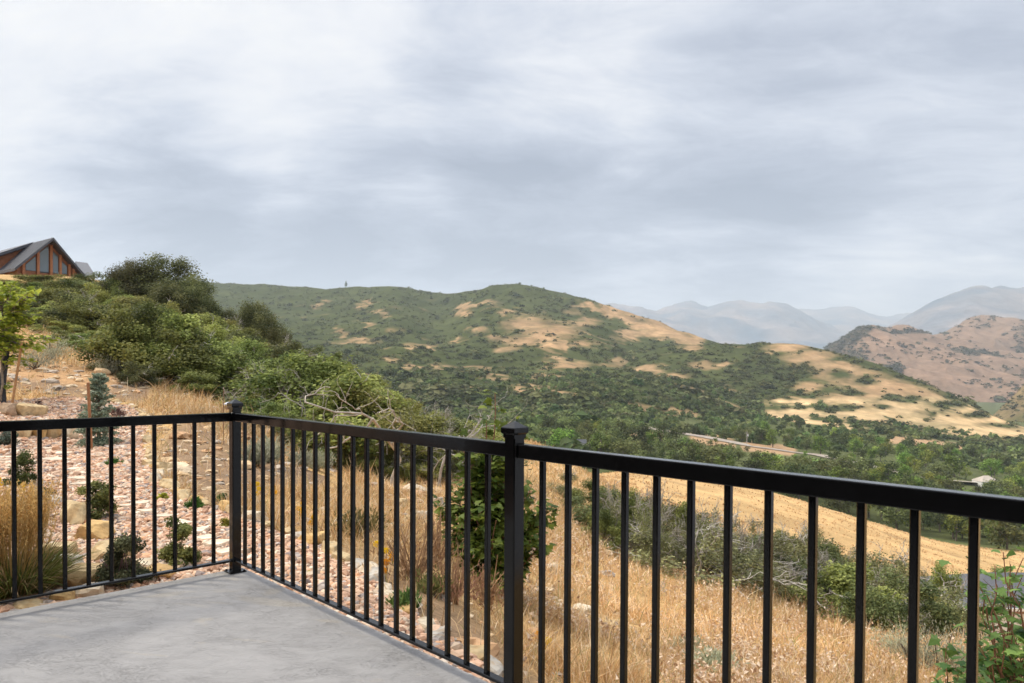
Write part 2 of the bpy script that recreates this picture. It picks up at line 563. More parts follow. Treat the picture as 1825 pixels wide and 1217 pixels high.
hill_cols = [
    crest(-500, (500, z_, -60), (900, p_, 650), (1300, p_, 600), (1900, p_, 550), (2500, p_, 500), (3300, p_, 560)),
    crest(100, (480, z_, -60), (850, p_, 650), (1250, p_, 605), (1800, p_, 552), (2450, p_, 505), (3200, p_, 560)),
    crest(380, (450, z_, -55), (800, p_, 655), (1200, p_, 610), (1700, p_, 555), (2400, p_, 507), (3200, p_, 560)),
    crest(520, (450, z_, -50), (760, p_, 665), (1130, p_, 612), (1650, p_, 558), (2300, p_, 512), (3100, p_, 565)),
    crest(650, (450, z_, -48), (700, p_, 672), (1050, p_, 618), (1550, p_, 562), (2150, p_, 518), (3000, p_, 570)),
    crest(705, (450, z_, -48), (690, p_, 676), (1020, p_, 618), (1480, p_, 560), (2050, p_, 515), (2900, p_, 570)),
    crest(785, (450, z_, -48), (680, p_, 685), (1000, p_, 632), (1480, p_, 578), (2050, p_, 524), (2700, p_, 575)),
    crest(840, (450, z_, -48), (660, p_, 694), (970, p_, 630), (1380, p_, 568), (1900, p_, 517), (2500, p_, 565)),
    crest(890, (450, z_, -48), (650, p_, 700), (950, p_, 632), (1330, p_, 564), (1800, p_, 511), (2400, p_, 560)),
    crest(970, (450, z_, -50), (650, p_, 703), (950, p_, 636), (1330, p_, 570), (1760, p_, 520), (2400, p_, 565)),
    crest(1060, (450, z_, -52), (650, p_, 706), (950, p_, 642), (1330, p_, 582), (1700, p_, 536), (2300, p_, 580)),
    crest(1150, (450, z_, -54), (680, p_, 712), (950, p_, 656), (1300, p_, 608), (1600, p_, 570), (2200, p_, 620)),
    crest(1258, (460, z_, -58), (700, p_, 722), (950, p_, 675), (1250, p_, 640), (1480, p_, 612), (2000, p_, 670)),
    crest(1400, (500, z_, -62), (750, p_, 750), (950, p_, 710), (1200, p_, 680), (1400, p_, 668), (2000, p_, 720)),
]
spur_cols = [
    crest(960, (480, z_, -60), (650, p_, 735), (800, p_, 712), (950, p_, 690), (1100, p_, 680), (1400, p_, 700)),
    crest(1130, (480, z_, -60), (650, p_, 738), (800, p_, 702), (950, p_, 660), (1120, p_, 632), (1400, p_, 660)),
    crest(1258, (480, z_, -60), (650, p_, 750), (790, p_, 712), (950, p_, 658), (1130, p_, 612), (1400, p_, 650)),
    crest(1330, (480, z_, -61), (640, p_, 757), (780, p_, 720), (940, p_, 660), (1120, p_, 610), (1400, p_, 660)),
    crest(1410, (480, z_, -62), (630, p_, 764), (760, p_, 730), (920, p_, 668), (1090, p_, 611), (1400, p_, 665)),
    crest(1500, (480, z_, -64), (620, p_, 771), (740, p_, 738), (890, p_, 684), (1050, p_, 632), (1350, p_, 690)),
    crest(1572, (490, z_, -65), (610, p_, 777), (720, p_, 748), (850, p_, 700), (1000, p_, 654), (1280, p_, 710)),
    crest(1700, (500, z_, -67), (600, p_, 789), (690, p_, 766), (800, p_, 736), (910, p_, 708), (1150, p_, 770)),
    crest(1825, (500, z_, -69), (590, p_, 803), (660, p_, 788), (740, p_, 776), (820, p_, 764), (1050, p_, 820)),
    crest(2000, (500, z_, -71), (570, p_, 824), (620, p_, 815), (680, p_, 808), (750, p_, 802), (950, p_, 860)),
    crest(2300, (500, z_, -74), (560, p_, 858), (600, p_, 855), (660, p_, 853), (720, p_, 850), (900, p_, 900)),
]
ridge_cols = [
    crest(1380, (1300, z_, -90), (1800, p_, 740), (2300, p_, 710), (2700, p_, 690), (3000, p_, 680), (3400, p_, 720)),
    crest(1476, (1300, z_, -90), (1800, p_, 740), (2250, p_, 700), (2600, p_, 660), (2900, p_, 624), (3400, p_, 690)),
    crest(1510, (1300, z_, -90), (1780, p_, 740), (2200, p_, 690), (2550, p_, 640), (2850, p_, 598), (3400, p_, 660)),
    crest(1546, (1300, z_, -90), (1750, p_, 738), (2150, p_, 680), (2500, p_, 622), (2800, p_, 580), (3400, p_, 640)),
    crest(1600, (1300, z_, -90), (1700, p_, 738), (2100, p_, 676), (2500, p_, 622), (2850, p_, 587), (3500, p_, 630)),
    crest(1680, (1250, z_, -90), (1650, p_, 744), (2100, p_, 684), (2600, p_, 626), (3100, p_, 590), (3900, p_, 620)),
    crest(1750, (1250, z_, -90), (1620, p_, 752), (2100, p_, 695), (2700, p_, 628), (3400, p_, 573), (4300, p_, 610)),
    crest(1825, (1250, z_, -90), (1600, p_, 760), (2100, p_, 700), (2700, p_, 632), (3400, p_, 578), (4300, p_, 610)),
    crest(1950, (1250, z_, -90), (1600, p_, 768), (2100, p_, 705), (2700, p_, 640), (3400, p_, 600), (4300, p_, 620)),
    crest(2300, (1250, z_, -90), (1600, p_, 780), (2100, p_, 720), (2700, p_, 660), (3400, p_, 620), (4300, p_, 640)),
]
flank_cols = [
    crest(1700, (1000, z_, -100), (1100, p_, 800), (1250, p_, 790), (1400, p_, 800)),
    crest(1765, (1000, z_, -100), (1100, p_, 775), (1250, p_, 748), (1400, p_, 765)),
    crest(1825, (1000, z_, -100), (1100, p_, 745), (1250, p_, 690), (1400, p_, 720)),
    crest(1900, (1000, z_, -100), (1100, p_, 715), (1250, p_, 635), (1400, p_, 665)),
    crest(2200, (1000, z_, -100), (1100, p_, 690), (1250, p_, 600), (1400, p_, 640)),
]


def mountain(crestline, Y, base, back=.25):
    return [crest(px, (Y * .62, z_, base), (Y * .75, p_, 640 + (py - 640) * .35), (Y * .88, p_, 640 + (py - 640) * .72), (Y, p_, py), (Y * (1 + back), p_, py + 25)) for px, py in crestline]


mt_left = mountain([(850, 600), (1000, 560), (1085, 545), (1125, 548), (1160, 552), (1195, 553), (1222, 546), (1262, 549), (1302, 549), (1340, 552), (1388, 549), (1425, 563), (1462, 577), (1500, 597), (1550, 625), (1700, 640)], 10500, -150)
mt_back = mountain([(1250, 600), (1360, 572), (1425, 557), (1475, 553), (1516, 549), (1555, 561), (1590, 565), (1640, 563), (1720, 575), (1900, 590)], 14000, -150)
mt_right = mountain([(1480, 625), (1560, 596), (1606, 574), (1655, 545), (1700, 527), (1735, 517), (1772, 513), (1825, 517), (1880, 512), (2000, 540), (2300, 560)], 8200, -150)

GREENB, TAN = np.array([.064, .074, .028]), np.array([.37, .24, .13])


def patch(name, cols, nu, nv, amp, freq, label, dryfun, tan=TAN, green=GREENB, mat=None):
    P = net(cols, nu, nv)
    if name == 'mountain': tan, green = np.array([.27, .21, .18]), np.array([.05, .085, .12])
    n = fbm(P[..., 0] * freq, P[..., 1] * freq, 5)
    rid = 1 - np.abs(fbm(P[..., 0] * freq * .7 + 31, P[..., 1] * freq * .7, 4)) * 2
    k = np.linspace(0, 1, P.shape[0])[:, None]
    P[..., 2] += (n * .6 + (rid - .6) * .5) * amp * smooth(0, .25, k)
    px, py = to_px(P)
    dry = dryfun(px, py, P)
    tn = np.asarray(tan)
    if name == 'hill' and cols is spur_cols:                  # mown meadow at the foot, browner grass above
        k_ = smooth(700, 716, py)[..., None]; tn = TAN * (1 - k_) + tn * k_
    c = green + (tn - green) * dry[..., None]
    c = c * (1 + .35 * fbm(P[..., 0] * freq * 2.2, P[..., 1] * freq * 2.2, 4)[..., None] * np.array([1.1, .9, .8]))
    c = c * (1 + .3 * fbm(P[..., 0] * freq * 9, P[..., 1] * freq * 9, 4)[..., None])
    ob = MB().add(P, grid_faces(*P.shape[:2]), c.reshape(-1, 3)).build(name, mat or M_hill, smooth_faces=True)
    tag(ob, label, 'hill', kind='structure')
    return P, px, py, dry


M_hill, nt, b = new_mat('hillside')
pos = geopos(nt)
n1 = noise(nt, .02, 8, .7, pos); n2 = noise(nt, .15, 5, .7, pos)
m = mix(nt, vcol(nt), ramp(nt, n1.outputs[0], [(.3, .72), (.7, 1.25)]), 1., 'MULTIPLY')
m = mix(nt, m, ramp(nt, n2.outputs[0], [(.3, .72), (.7, 1.2)]), .7, 'MULTIPLY')
nt.links.new(m, b.inputs['Base Color']); b.inputs['Roughness'].default_value = 1; b.inputs['Specular IOR Level'].default_value = 0


def blobs(px, py, L):
    d = np.zeros_like(px)
    for q in L:
        if len(q) == 4:
            x, y, rx, ry = q
            d = np.maximum(d, 1 - smooth(.25, 1.35, np.hypot((px - x) / rx, (py - y) / ry)))
        else:
            d = np.maximum(d, capsule(px, py, *q))
    return d


HILL_DRY = [(815, 550, 850, 541, 5), (905, 556, 22, 5), (940, 578, 48, 17), (985, 590, 55, 17), (1040, 575, 30, 8), (930, 608, 45, 10), (975, 612, 30, 8), (1075, 548, 1240, 607, 13),
            (1130, 580, 1225, 603, 14), (1128, 598, 30, 9), (1050, 545, 25, 5), (680, 558, 14, 7), (655, 536, 12, 3), (648, 545, 14, 4), (575, 536, 9, 3), (567, 545, 9, 3), (603, 592, 9, 10), (659, 579, 9, 5),
            (640, 607, 30, 4), (735, 621, 12, 4), (700, 640, 18, 4), (735, 655, 25, 4), (825, 558, 20, 6), (850, 590, 14, 6), (880, 603, 18, 6), (815, 605, 10, 4), (770, 620, 10, 4), (900, 622, 25, 6),
            (845, 655, 40, 5), (880, 672, 32, 5), (940, 692, 55, 6), (1010, 704, 40, 5), (790, 655, 35, 5), (1020, 650, 30, 7), (1090, 648, 40, 7), (1150, 640, 30, 5), (820, 690, 30, 4), (990, 640, 30, 5), (870, 540, 20, 4),
            (965, 600, 1010, 618, 9), (1040, 612, 22, 5)]
SPUR_DRY = [(1405, 618, 45, 9), (1450, 640, 50, 18), (1485, 660, 45, 20), (1525, 675, 60, 18), (1560, 690, 70, 16), (1440, 690, 30, 9), (1535, 705, 60, 8), (1490, 650, 1800, 757, 9), (1600, 700, 70, 12), (1190, 612, 30, 4),
            (1230, 620, 25, 5), (1150, 655, 30, 5), (1190, 672, 40, 7), (1225, 690, 35, 6), (1170, 660, 18, 6), (1330, 660, 14, 4), (1370, 630, 12, 4), (1300, 650, 10, 4),
            (1420, 716, 60, 7), (1520, 714, 60, 8), (1600, 728, 90, 16), (1560, 740, 110, 14), (1690, 748, 130, 16), (1760, 768, 130, 15), (1430, 736, 70, 9), (1450, 752, 80, 9), (1380, 742, 40, 7), (1490, 762, 60, 7),
            (1235, 730, 40, 7), (1170, 725, 30, 5), (1290, 738, 30, 6), (1120, 712, 35, 5), (1060, 700, 40, 6)]
SPUR_GREEN = [(1480, 731, 30, 5), (1450, 746, 1500, 752, 4), (1512, 750, 1560, 758, 5), (1575, 742, 1620, 763, 3), (1625, 712, 30, 8), (1690, 720, 40, 10), (1740, 740, 35, 8), (1785, 758, 40, 6), (1460, 723, 20, 6),
              (1515, 727, 25, 4), (1575, 725, 22, 5), (1660, 738, 12, 6), (1500, 668, 28, 12), (1545, 678, 30, 12), (1350, 665, 55, 35), (1500, 640, 30, 5), (1520, 700, 30, 6), (1590, 708, 20, 6), (1330, 690, 90, 20), (1430, 655, 14, 12)]


def dry_hill(px, py, P):
    n = fbm(P[..., 0] * .012, P[..., 1] * .012, 4)
    n2 = fbm(P[..., 0] * .04 + 7, P[..., 1] * .04, 4); n3 = fbm(P[..., 0] * .03 - 20, P[..., 1] * .03 + 5, 4)
    d = blobs(px + n * 22 + n2 * 16, py + n3 * 13, HILL_DRY)
    s = smooth(.28, .5, n + .12 * smooth(800, 1000, px)) * .55 * smooth(520, 570, py)
    return np.clip(np.maximum(d * (.85 + .5 * n + .8 * n2), s), 0, 1)


def dry_spur(px, py, P):
    n = fbm(P[..., 0] * .014, P[..., 1] * .014, 4)
    n2 = fbm(P[..., 0] * .05 + 7, P[..., 1] * .05, 4); n3 = fbm(P[..., 0] * .04 - 20, P[..., 1] * .04 + 5, 4)
    d = blobs(px + n * 20 + n2 * 14, py + n3 * 9, SPUR_DRY) * (1 - blobs(px + n2 * 18, py + n3 * 6, SPUR_GREEN))
    s = smooth(.25, .5, n) * .6
    return np.clip(np.maximum(d * (.95 + .4 * n + .6 * n2), s * (px < 1350)), 0, 1)


def dry_ridge(px, py, P):
    n = fbm(P[..., 0] * .004, P[..., 1] * .004, 5)
    d = 1 - .85 * smooth(.12, .45, n)
    d = d * (1 - .8 * blobs(px, py, [(1476, 628, 1542, 584, 13), (1590, 592, 1680, 592, 3), (1520, 640, 30, 22), (1590, 660, 20, 14)]))
    return np.clip(d, 0, 1)


def dry_flank(px, py, P):
    return np.clip(.35 + .5 * fbm(P[..., 0] * .01, P[..., 1] * .01, 4), 0, 1)


def dry_mount(px, py, P):
    return np.clip(.45 + .9 * fbm(P[..., 0] * .0016, P[..., 1] * .0016, 5), 0, 1)


HILL = patch('hill', hill_cols, 56, 64, 26, .0042, 'broad green and tan scrub hill across the valley', dry_hill)
SPUR = patch('hill', spur_cols, 50, 50, 7, .006, 'low spur with golden meadow below the scrub hill', dry_spur, tan=np.array([.54, .375, .20]))
RIDGE = patch('hill', ridge_cols, 44, 56, 75, .003, 'pinkish tan ridge with dark bushes beyond the spur', dry_ridge, tan=np.array([.235, .152, .10]), green=np.array([.04, .043, .028]))
FLANK = patch('hill', flank_cols, 30, 30, 12, .006, 'grey green hill flank at the right edge', dry_flank)
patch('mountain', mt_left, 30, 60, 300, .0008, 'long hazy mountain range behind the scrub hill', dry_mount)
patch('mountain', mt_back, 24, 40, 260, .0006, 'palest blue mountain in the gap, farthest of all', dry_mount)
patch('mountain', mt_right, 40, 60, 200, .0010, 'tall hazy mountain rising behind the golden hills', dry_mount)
# ------------------------------------------------------------------ sky, sun, air
SUN_EL, SUN_AZ = math.radians(50), math.radians(278)       # high on the left, veiled by cloud
w = bpy.data.worlds.new('World'); scene.world = w; w.use_nodes = True
nt = w.node_tree; bg = nt.nodes['Background']
tc = nd(nt, 'ShaderNodeTexCoord').outputs['Generated']
sky = nd(nt, 'ShaderNodeTexSky', sky_type='NISHITA')
sky.sun_disc = False; sky.sun_elevation = SUN_EL; sky.sun_rotation = SUN_AZ
sky.altitude = 1500; sky.dust_density = 3
sx = nd(nt, 'ShaderNodeSeparateXYZ'); nt.links.new(tc, sx.inputs[0])
zz = math_(nt, 'MAXIMUM', sx.outputs[2], 0.)
den = math_(nt, 'ADD', zz, .27)
cx_ = nd(nt, 'ShaderNodeCombineXYZ')
nt.links.new(math_(nt, 'DIVIDE', sx.outputs[0], den), cx_.inputs[0])
nt.links.new(math_(nt, 'DIVIDE', sx.outputs[1], den), cx_.inputs[1])
mp = nd(nt, 'ShaderNodeMapping'); nt.links.new(cx_.outputs[0], mp.inputs[0])
mp.inputs['Location'].default_value = (5.3, 2.2, 0); mp.inputs['Scale'].default_value = (.9, 1.5, 1)
mp.inputs['Rotation'].default_value = (0, 0, .5)
wp = noise(nt, .8, 4, .5, mp.outputs[0])
wv_ = nd(nt, 'ShaderNodeVectorMath', operation='MULTIPLY_ADD'); nt.links.new(wp.outputs['Color'], wv_.inputs[0]); wv_.inputs[1].default_value = (1.1, .55, 0); nt.links.new(mp.outputs[0], wv_.inputs[2])
na = noise(nt, .7, 6, .5, wv_.outputs[0])
nb = noise(nt, 2.6, 10, .62, wv_.outputs[0])
mp2 = nd(nt, 'ShaderNodeMapping'); nt.links.new(cx_.outputs[0], mp2.inputs[0]); mp2.inputs['Scale'].default_value = (1.4, 3.4, 1); mp2.inputs['Rotation'].default_value = (0, 0, .12)
nc = noise(nt, 1.8, 9, .6, mp2.outputs[0], .3)
cl = math_(nt, 'ADD', math_(nt, 'MULTIPLY', na.outputs[0], .60), math_(nt, 'ADD', math_(nt, 'MULTIPLY', nb.outputs[0], .36), math_(nt, 'MULTIPLY', nc.outputs[0], .09)))


def lobe(px, py, half_deg):
    d = at(px, py, 1.) - np.array([0, 0, HC]); d /= np.linalg.norm(d)
    v = nd(nt, 'ShaderNodeVectorMath', operation='DOT_PRODUCT'); nt.links.new(tc, v.inputs[0]); v.inputs[1].default_value = d
    mr = nd(nt, 'ShaderNodeMapRange', interpolation_type='SMOOTHSTEP'); nt.links.new(v.outputs['Value'], mr.inputs[0])
    mr.inputs[1].default_value = math.cos(math.radians(half_deg)); mr.inputs[2].default_value = 1
    return mr.outputs[0]


val = math_(nt, 'ADD', cl, .022)
for px, py, hd, wgt in ((150, 110, 22, .07), (600, 265, 10, .05), (1000, 240, 9, .04), (1550, 130, 24, -.03), (40, 340, 12, .02),
                        (470, 375, 13, -.05), (800, 350, 16, -.03), (1200, 345, 18, -.06), (250, 262, 9, -.05), (900, 165, 10, -.045), (750, 490, 18, -.085), (1150, 500, 18, -.075), (330, 470, 14, -.07),
                        (500, 425, 4, .045), (730, 385, 5, .05), (1720, 432, 8, .05), (1500, 485, 6, .04), (1600, 330, 20, -.08), (1800, 250, 14, -.03)):
    val = math_(nt, 'ADD', val, math_(nt, 'MULTIPLY', lobe(px, py, hd), wgt))
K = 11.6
cloud = ramp(nt, val, [(.33, (.28, .325, .42)), (.42, (.41, .455, .555)), (.49, (.585, .625, .715)), (.57, (.79, .805, .85)), (.68, (.94, .93, .92))])
# pinkish veil low over the horizon
hz = nd(nt, 'ShaderNodeMapRange', interpolation_type='SMOOTHSTEP'); nt.links.new(zz, hz.inputs[0])
hz.inputs[1].default_value = .0; hz.inputs[2].default_value = .13; hz.inputs[3].default_value = .55; hz.inputs[4].default_value = 0
cloud = mix(nt, cloud, (.54, .535, .565), hz.outputs[0])
# an overcast dome is brighter towards the zenith
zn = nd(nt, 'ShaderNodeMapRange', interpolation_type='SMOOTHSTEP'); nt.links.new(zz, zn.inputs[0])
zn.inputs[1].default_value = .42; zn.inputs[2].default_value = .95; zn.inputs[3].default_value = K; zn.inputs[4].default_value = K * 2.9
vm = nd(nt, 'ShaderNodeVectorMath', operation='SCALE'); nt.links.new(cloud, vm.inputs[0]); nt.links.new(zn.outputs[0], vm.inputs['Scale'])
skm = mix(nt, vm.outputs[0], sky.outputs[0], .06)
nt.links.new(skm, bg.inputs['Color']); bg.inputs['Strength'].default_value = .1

sl = bpy.data.lights.new('sun', 'SUN'); sl.energy = 3.6; sl.angle = math.radians(10); sl.color = (1, .92, .78)
so = bpy.data.objects.new('sun', sl); col.objects.link(so)
sd = Vector((math.sin(SUN_AZ) * math.cos(SUN_EL), math.cos(SUN_AZ) * math.cos(SUN_EL), math.sin(SUN_EL)))
so.rotation_euler = sd.to_track_quat('Z', 'Y').to_euler()

M_haze = bpy.data.materials.new('haze'); M_haze.use_nodes = True
nt = M_haze.node_tree; nt.nodes.remove(nt.nodes['Principled BSDF'])
pv = nd(nt, 'ShaderNodeVolumePrincipled'); pv.inputs['Color'].default_value = (.84, .93, 1.0, 1)
pv.inputs['Density'].default_value = 1.0e-4; pv.inputs['Anisotropy'].default_value = .0
nt.links.new(pv.outputs[0], nt.nodes['Material Output'].inputs['Volume'])
hb = MB(); box(hb, (0, 7900, 570), 30000, 20400, 1560)
haze = hb.build('haze', M_haze); tag(haze, 'thin blue summer haze filling the valley air', 'haze', kind='stuff')

# ------------------------------------------------------------------ deck
M_deck, nt, b = new_mat('trowelled_concrete')
pos = geopos(nt)
mp = nd(nt, 'ShaderNodeMapping'); nt.links.new(pos, mp.inputs[0]); mp.inputs['Rotation'].default_value = (0, 0, .5); mp.inputs['Scale'].default_value = (1, 2.2, 1)
n0 = noise(nt, 1.6, 6, .6, mp.outputs[0], 1.2)
n1 = noise(nt, 5.5, 8, .65, mp.outputs[0], 2.2)
n2 = noise(nt, 30, 6, .7, mp.outputs[0], 3.5)
n3 = noise(nt, 3.2, 4, .6, pos, .8)
c = mix(nt, ramp(nt, n0.outputs[0], [(.3, (.272, .262, .254)), (.5, (.282, .272, .264)), (.7, (.292, .281, .273))]), ramp(nt, n1.outputs[0], [(.3, .93), (.52, 1.), (.7, 1.04)]), 1., 'MULTIPLY')
patchy = ramp(nt, n3.outputs[0], [(.40, 0.), (.70, .8)])
pits = ramp(nt, n2.outputs[0], [(.40, .0), (.46, 1.)])
pit2 = math_(nt, 'SUBTRACT', 1., math_(nt, 'MULTIPLY', patchy, math_(nt, 'SUBTRACT', 1., pits)))
c = mix(nt, c, ramp(nt, pit2, [(0, .90), (1, 1.)]), 1., 'MULTIPLY')
ns = noise(nt, 170, 2, .5, pos)
c = mix(nt, c, ramp(nt, ns.outputs[0], [(.24, .45), (.30, 1.)]), 1., 'MULTIPLY')
n4 = noise(nt, 1.1, 3, .5, mp.outputs[0], 3.)
c = mix(nt, c, (.42, .35, .24), math_(nt, 'MULTIPLY', ramp(nt, n4.outputs[0], [(.60, 0.), (.68, 1.)]), .22))
wv = nd(nt, 'ShaderNodeTexWave'); nt.links.new(mp.outputs[0], wv.inputs[0])
wv.inputs['Scale'].default_value = .9; wv.inputs['Distortion'].default_value = 14; wv.inputs['Detail'].default_value = 4; wv.inputs['Detail Scale'].default_value = 1.6
edge = ramp(nt, wv.outputs[1], [(.0, 0.), (.02, 1.)])
c = mix(nt, c, ramp(nt, math_(nt, 'MAXIMUM', edge, math_(nt, 'SUBTRACT', 1., patchy)), [(0, .86), (1, 1.)]), 1., 'MULTIPLY')
nt.links.new(c, b.inputs['Base Color'])
b.inputs['Roughness'].default_value = .72; b.inputs['Specular IOR Level'].default_value = .3
h = math_(nt, 'ADD', math_(nt, 'MULTIPLY', n1.outputs[0], 1.), math_(nt, 'ADD', math_(nt, 'MULTIPLY', pit2, .35), math_(nt, 'MULTIPLY', edge, .12)))
bump(nt, b, h, .8, .016)
db = MB()
o0 = C0 - A * .06 - B * .068
ring = [o0, o0 + B * 4.6, o0 + B * 4.6 + A * 6.5, o0 + A * 6.5]
bev = .004
lv = [(-.16, 0), (-bev, 0), (-bev * .3, bev * .3), (0, bev)]
vs = []
cen = sum(ring) / 4
for zz_, ins in lv:
    for k, r in enumerate(ring):
        sA = 1 if k in (0, 1) else -1; sB = 1 if k in (0, 3) else -1
        vs.append(r + A * ins * sA + B * ins * sB + Z * zz_)
fs = []
for l in range(3):
    for k in range(4):
        fs.append([l * 4 + (k + 1) % 4, l * 4 + k, (l + 1) * 4 + k, (l + 1) * 4 + (k + 1) % 4])
fs.append([15, 14, 13, 12])
db.add(vs, fs)
deck = db.build('deck', M_deck); tag(deck, 'grey trowelled concrete deck inside the black railing', 'deck', kind='structure')

# unseen house walls added behind the viewer, dark for the railing to reflect
M_siding, nt, b = new_mat('dark_timber_siding')
wv = nd(nt, 'ShaderNodeTexWave', bands_direction='Z'); wv.inputs['Scale'].default_value = 2.2; wv.inputs['Distortion'].default_value = .3
nt.links.new(geopos(nt), wv.inputs[0])
n = noise(nt, 5, 6, .6, geopos(nt)); nt.links.new(ramp(nt, n.outputs[0], [(.3, (.02, .014, .010)), (.7, (.045, .030, .021))]), b.inputs['Base Color'])
bump(nt, b, wv.outputs[1], .5, .02); b.inputs['Roughness'].default_value = .8
m = MB(); box(m, C0 + A * 5.7 + B * 2.3 + Z * 1.52, .2, 4.9, 3.4, A, B, Z); box(m, C0 + A * 1.2 + B * 4.65 + Z * 1.52, 8.8, .2, 3.4, A, B, Z)
hw = m.build('wall', M_siding); tag(hw, 'unseen dark house wall added behind the viewer for the railing to reflect', 'wall', kind='structure')
# ------------------------------------------------------------------ railing
rail = empty('railing', C0)
tag(rail, 'black metal corner railing with square balusters around the deck', 'railing')


def rbuild(mb, name, parent=rail):
    o = mb.build(name, M_metal, None, loc=None)
    o.parent = parent
    if parent is rail: o.matrix_parent_inverse = Matrix.Translation(-Vector(C0))
    return o


TOPR = np.array([[-.018, .853], [.018, .853], [.019, .856], [.019, .897], [.0182, .8995], [.0165, .9005], [-.0165, .9005], [-.0182, .8995], [-.019, .897], [-.019, .856]])
TOPR[:, 1] += .005


def run(base, d, side, t0, t1, bals):
    m = MB(); extrude(m, TOPR, base + d * t0, base + d * t1, side, Z)
    tr = rbuild(m, 'top_rail')
    m = MB(); pf = rprof(.034, .013, .0025); pf[:, 1] += .068
    extrude(m, pf, base + d * t0, base + d * t1, side, Z); rbuild(m, 'bottom_rail')
    for t in bals:
        m = MB(); pf = rprof(.0185, .0185, .0025)
        extrude(m, pf, base + d * t + Z * .0735, base + d * t + Z * .862, d, side); rbuild(m, 'baluster')


run(C0, B, A, .0245, 2.4, [.123 + .1031 * k for k in range(21)])
run(C0, A, B, .0245, 2.2505, [.128 + .1118 * k for k in range(19)])
run(C0, A, B, 2.2995, 4.6, [2.409 + .1121 * k for k in range(19)])


def post(t):
    c = C0 + A * t
    m = MB(); pf = rprof(.0508, .0508, .004); extrude(m, pf, c + Z * .008, c + Z * .945, A, B); p = rbuild(m, 'post')
    m = MB()                                             # cap: skirt, lip and low pyramid
    for s0, h0, s1, h1 in ((.055, .924, .055, .936), (.055, .936, .067, .942), (.067, .942, .067, .957), (.067, .957, .064, .960), (.064, .960, .012, .979), (.012, .979, .0, .980)):
        q = []
        for s, hh in ((s0, h0), (s1, h1)):
            q += [c + A * a * s / 2 + B * b_ * s / 2 + Z * hh for a, b_ in ((-1, -1), (1, -1), (1, 1), (-1, 1))]
        m.add(q, [[k, (k + 1) % 4, 4 + (k + 1) % 4, 4 + k] for k in range(4)])
    rbuild(m, 'cap', p)
    m = MB(); extrude(m, rprof(.094, .094, .003), c + Z * .0015, c + Z * .0085, A, B)
    for a in (-1, 1):
        for b_ in (-1, 1):
            q = c + A * a * .036 + B * b_ * .036
            th = np.arange(6) * math.pi / 3
            pf = np.stack([np.cos(th), np.sin(th)], 1) * .006
            extrude(m, pf, q + Z * .0085, q + Z * .014, A, B)
    rbuild(m, 'base_plate', p)
    if t > 0:                                            # cast collar where the far rail enters the post
        m = MB()
        extrude(m, TOPR * np.array([1.25, 1.]) + np.array([0, .0]), c + A * .0254, c + A * .034, B, Z)
        rbuild(m, 'rail_bracket', p)
    else:
        for d, s in ((A, B), (B, A)):
            m = MB(); extrude(m, TOPR * np.array([1.25, 1.]), c + d * .0254, c + d * .033, s, Z); rbuild(m, 'rail_bracket', p)


post(0); post(2.275)
#VEG0#
# ------------------------------------------------------------------ stones and gravel
def rock_mesh(sx, sy, sz, seed, tone, sub=3, flat_top=.0, jag=.10):
    r = np.random.default_rng(seed)
    v, f = (ICO3 if sub == 3 else ICO2)
    K_ = r.integers(9, 14)
    n = unit(r.normal(size=(K_, 3)) * np.array([1, 1, .75])); n = np.concatenate([n, [[0, 0, 1], [0, 0, -1]]])
    d = np.concatenate([r.uniform(.62, .95, K_), [.6 - flat_top, .7]])
    dots = v @ n.T
    rad = np.where(dots > .05, d / np.maximum(dots, .05), 9).min(1)
    rad = np.minimum(rad, 1.25) * (1 + jag * fbm(v[:, 0] * 2.5 + seed, v[:, 1] * 2.5 + v[:, 2] * 1.7, 3))
    p = v * rad[:, None]
    p = p / np.abs(p).max(0) * np.array([sx, sy, sz]) * .5
    strata = fbm(p[:, 2] * 18 / sz * .2 + seed, p[:, 0] * .8, 3)
    c = np.asarray(tone) * (1 + .22 * strata[:, None] + .12 * fbm(v[:, 0] * 3 + seed, v[:, 2] * 3 + v[:, 1], 3)[:, None])
    rust = smooth(.1, .4, fbm(v[:, 0] * 1.4 + seed * 1.3, v[:, 1] * 1.4 + v[:, 2], 2))[:, None] * .45
    c = c * (1 - rust) + np.array([.42, .24, .08]) * rust
    return p, f, c


def stone(name, P, sx, sy, sz, seed, tone, label, cat, group=None, sink=.3, rz=None, flat=0., tilt=.12):
    r = np.random.default_rng(seed + 99)
    v, f, c = rock_mesh(sx, sy, sz, seed, tone, 3 if max(sx, sy) > .28 else 2, flat)
    ob = MB().add(v, f, np.clip(c, .02, .8)).build(name, M_stone)
    ob.location = (P[0], P[1], P[2] + sz * (.5 - sink))
    ob.rotation_euler = (r.normal() * tilt, r.normal() * tilt, r.uniform(0, 6.28) if rz is None else rz)
    return tag(ob, label, cat, group)


TAN_S, ORA_S, GRY_S, PAL_S = (.50, .37, .20), (.52, .33, .13), (.42, .38, .32), (.60, .50, .36)
tone_name = {TAN_S: 'tan', ORA_S: 'ochre', GRY_S: 'grey', PAL_S: 'pale'}
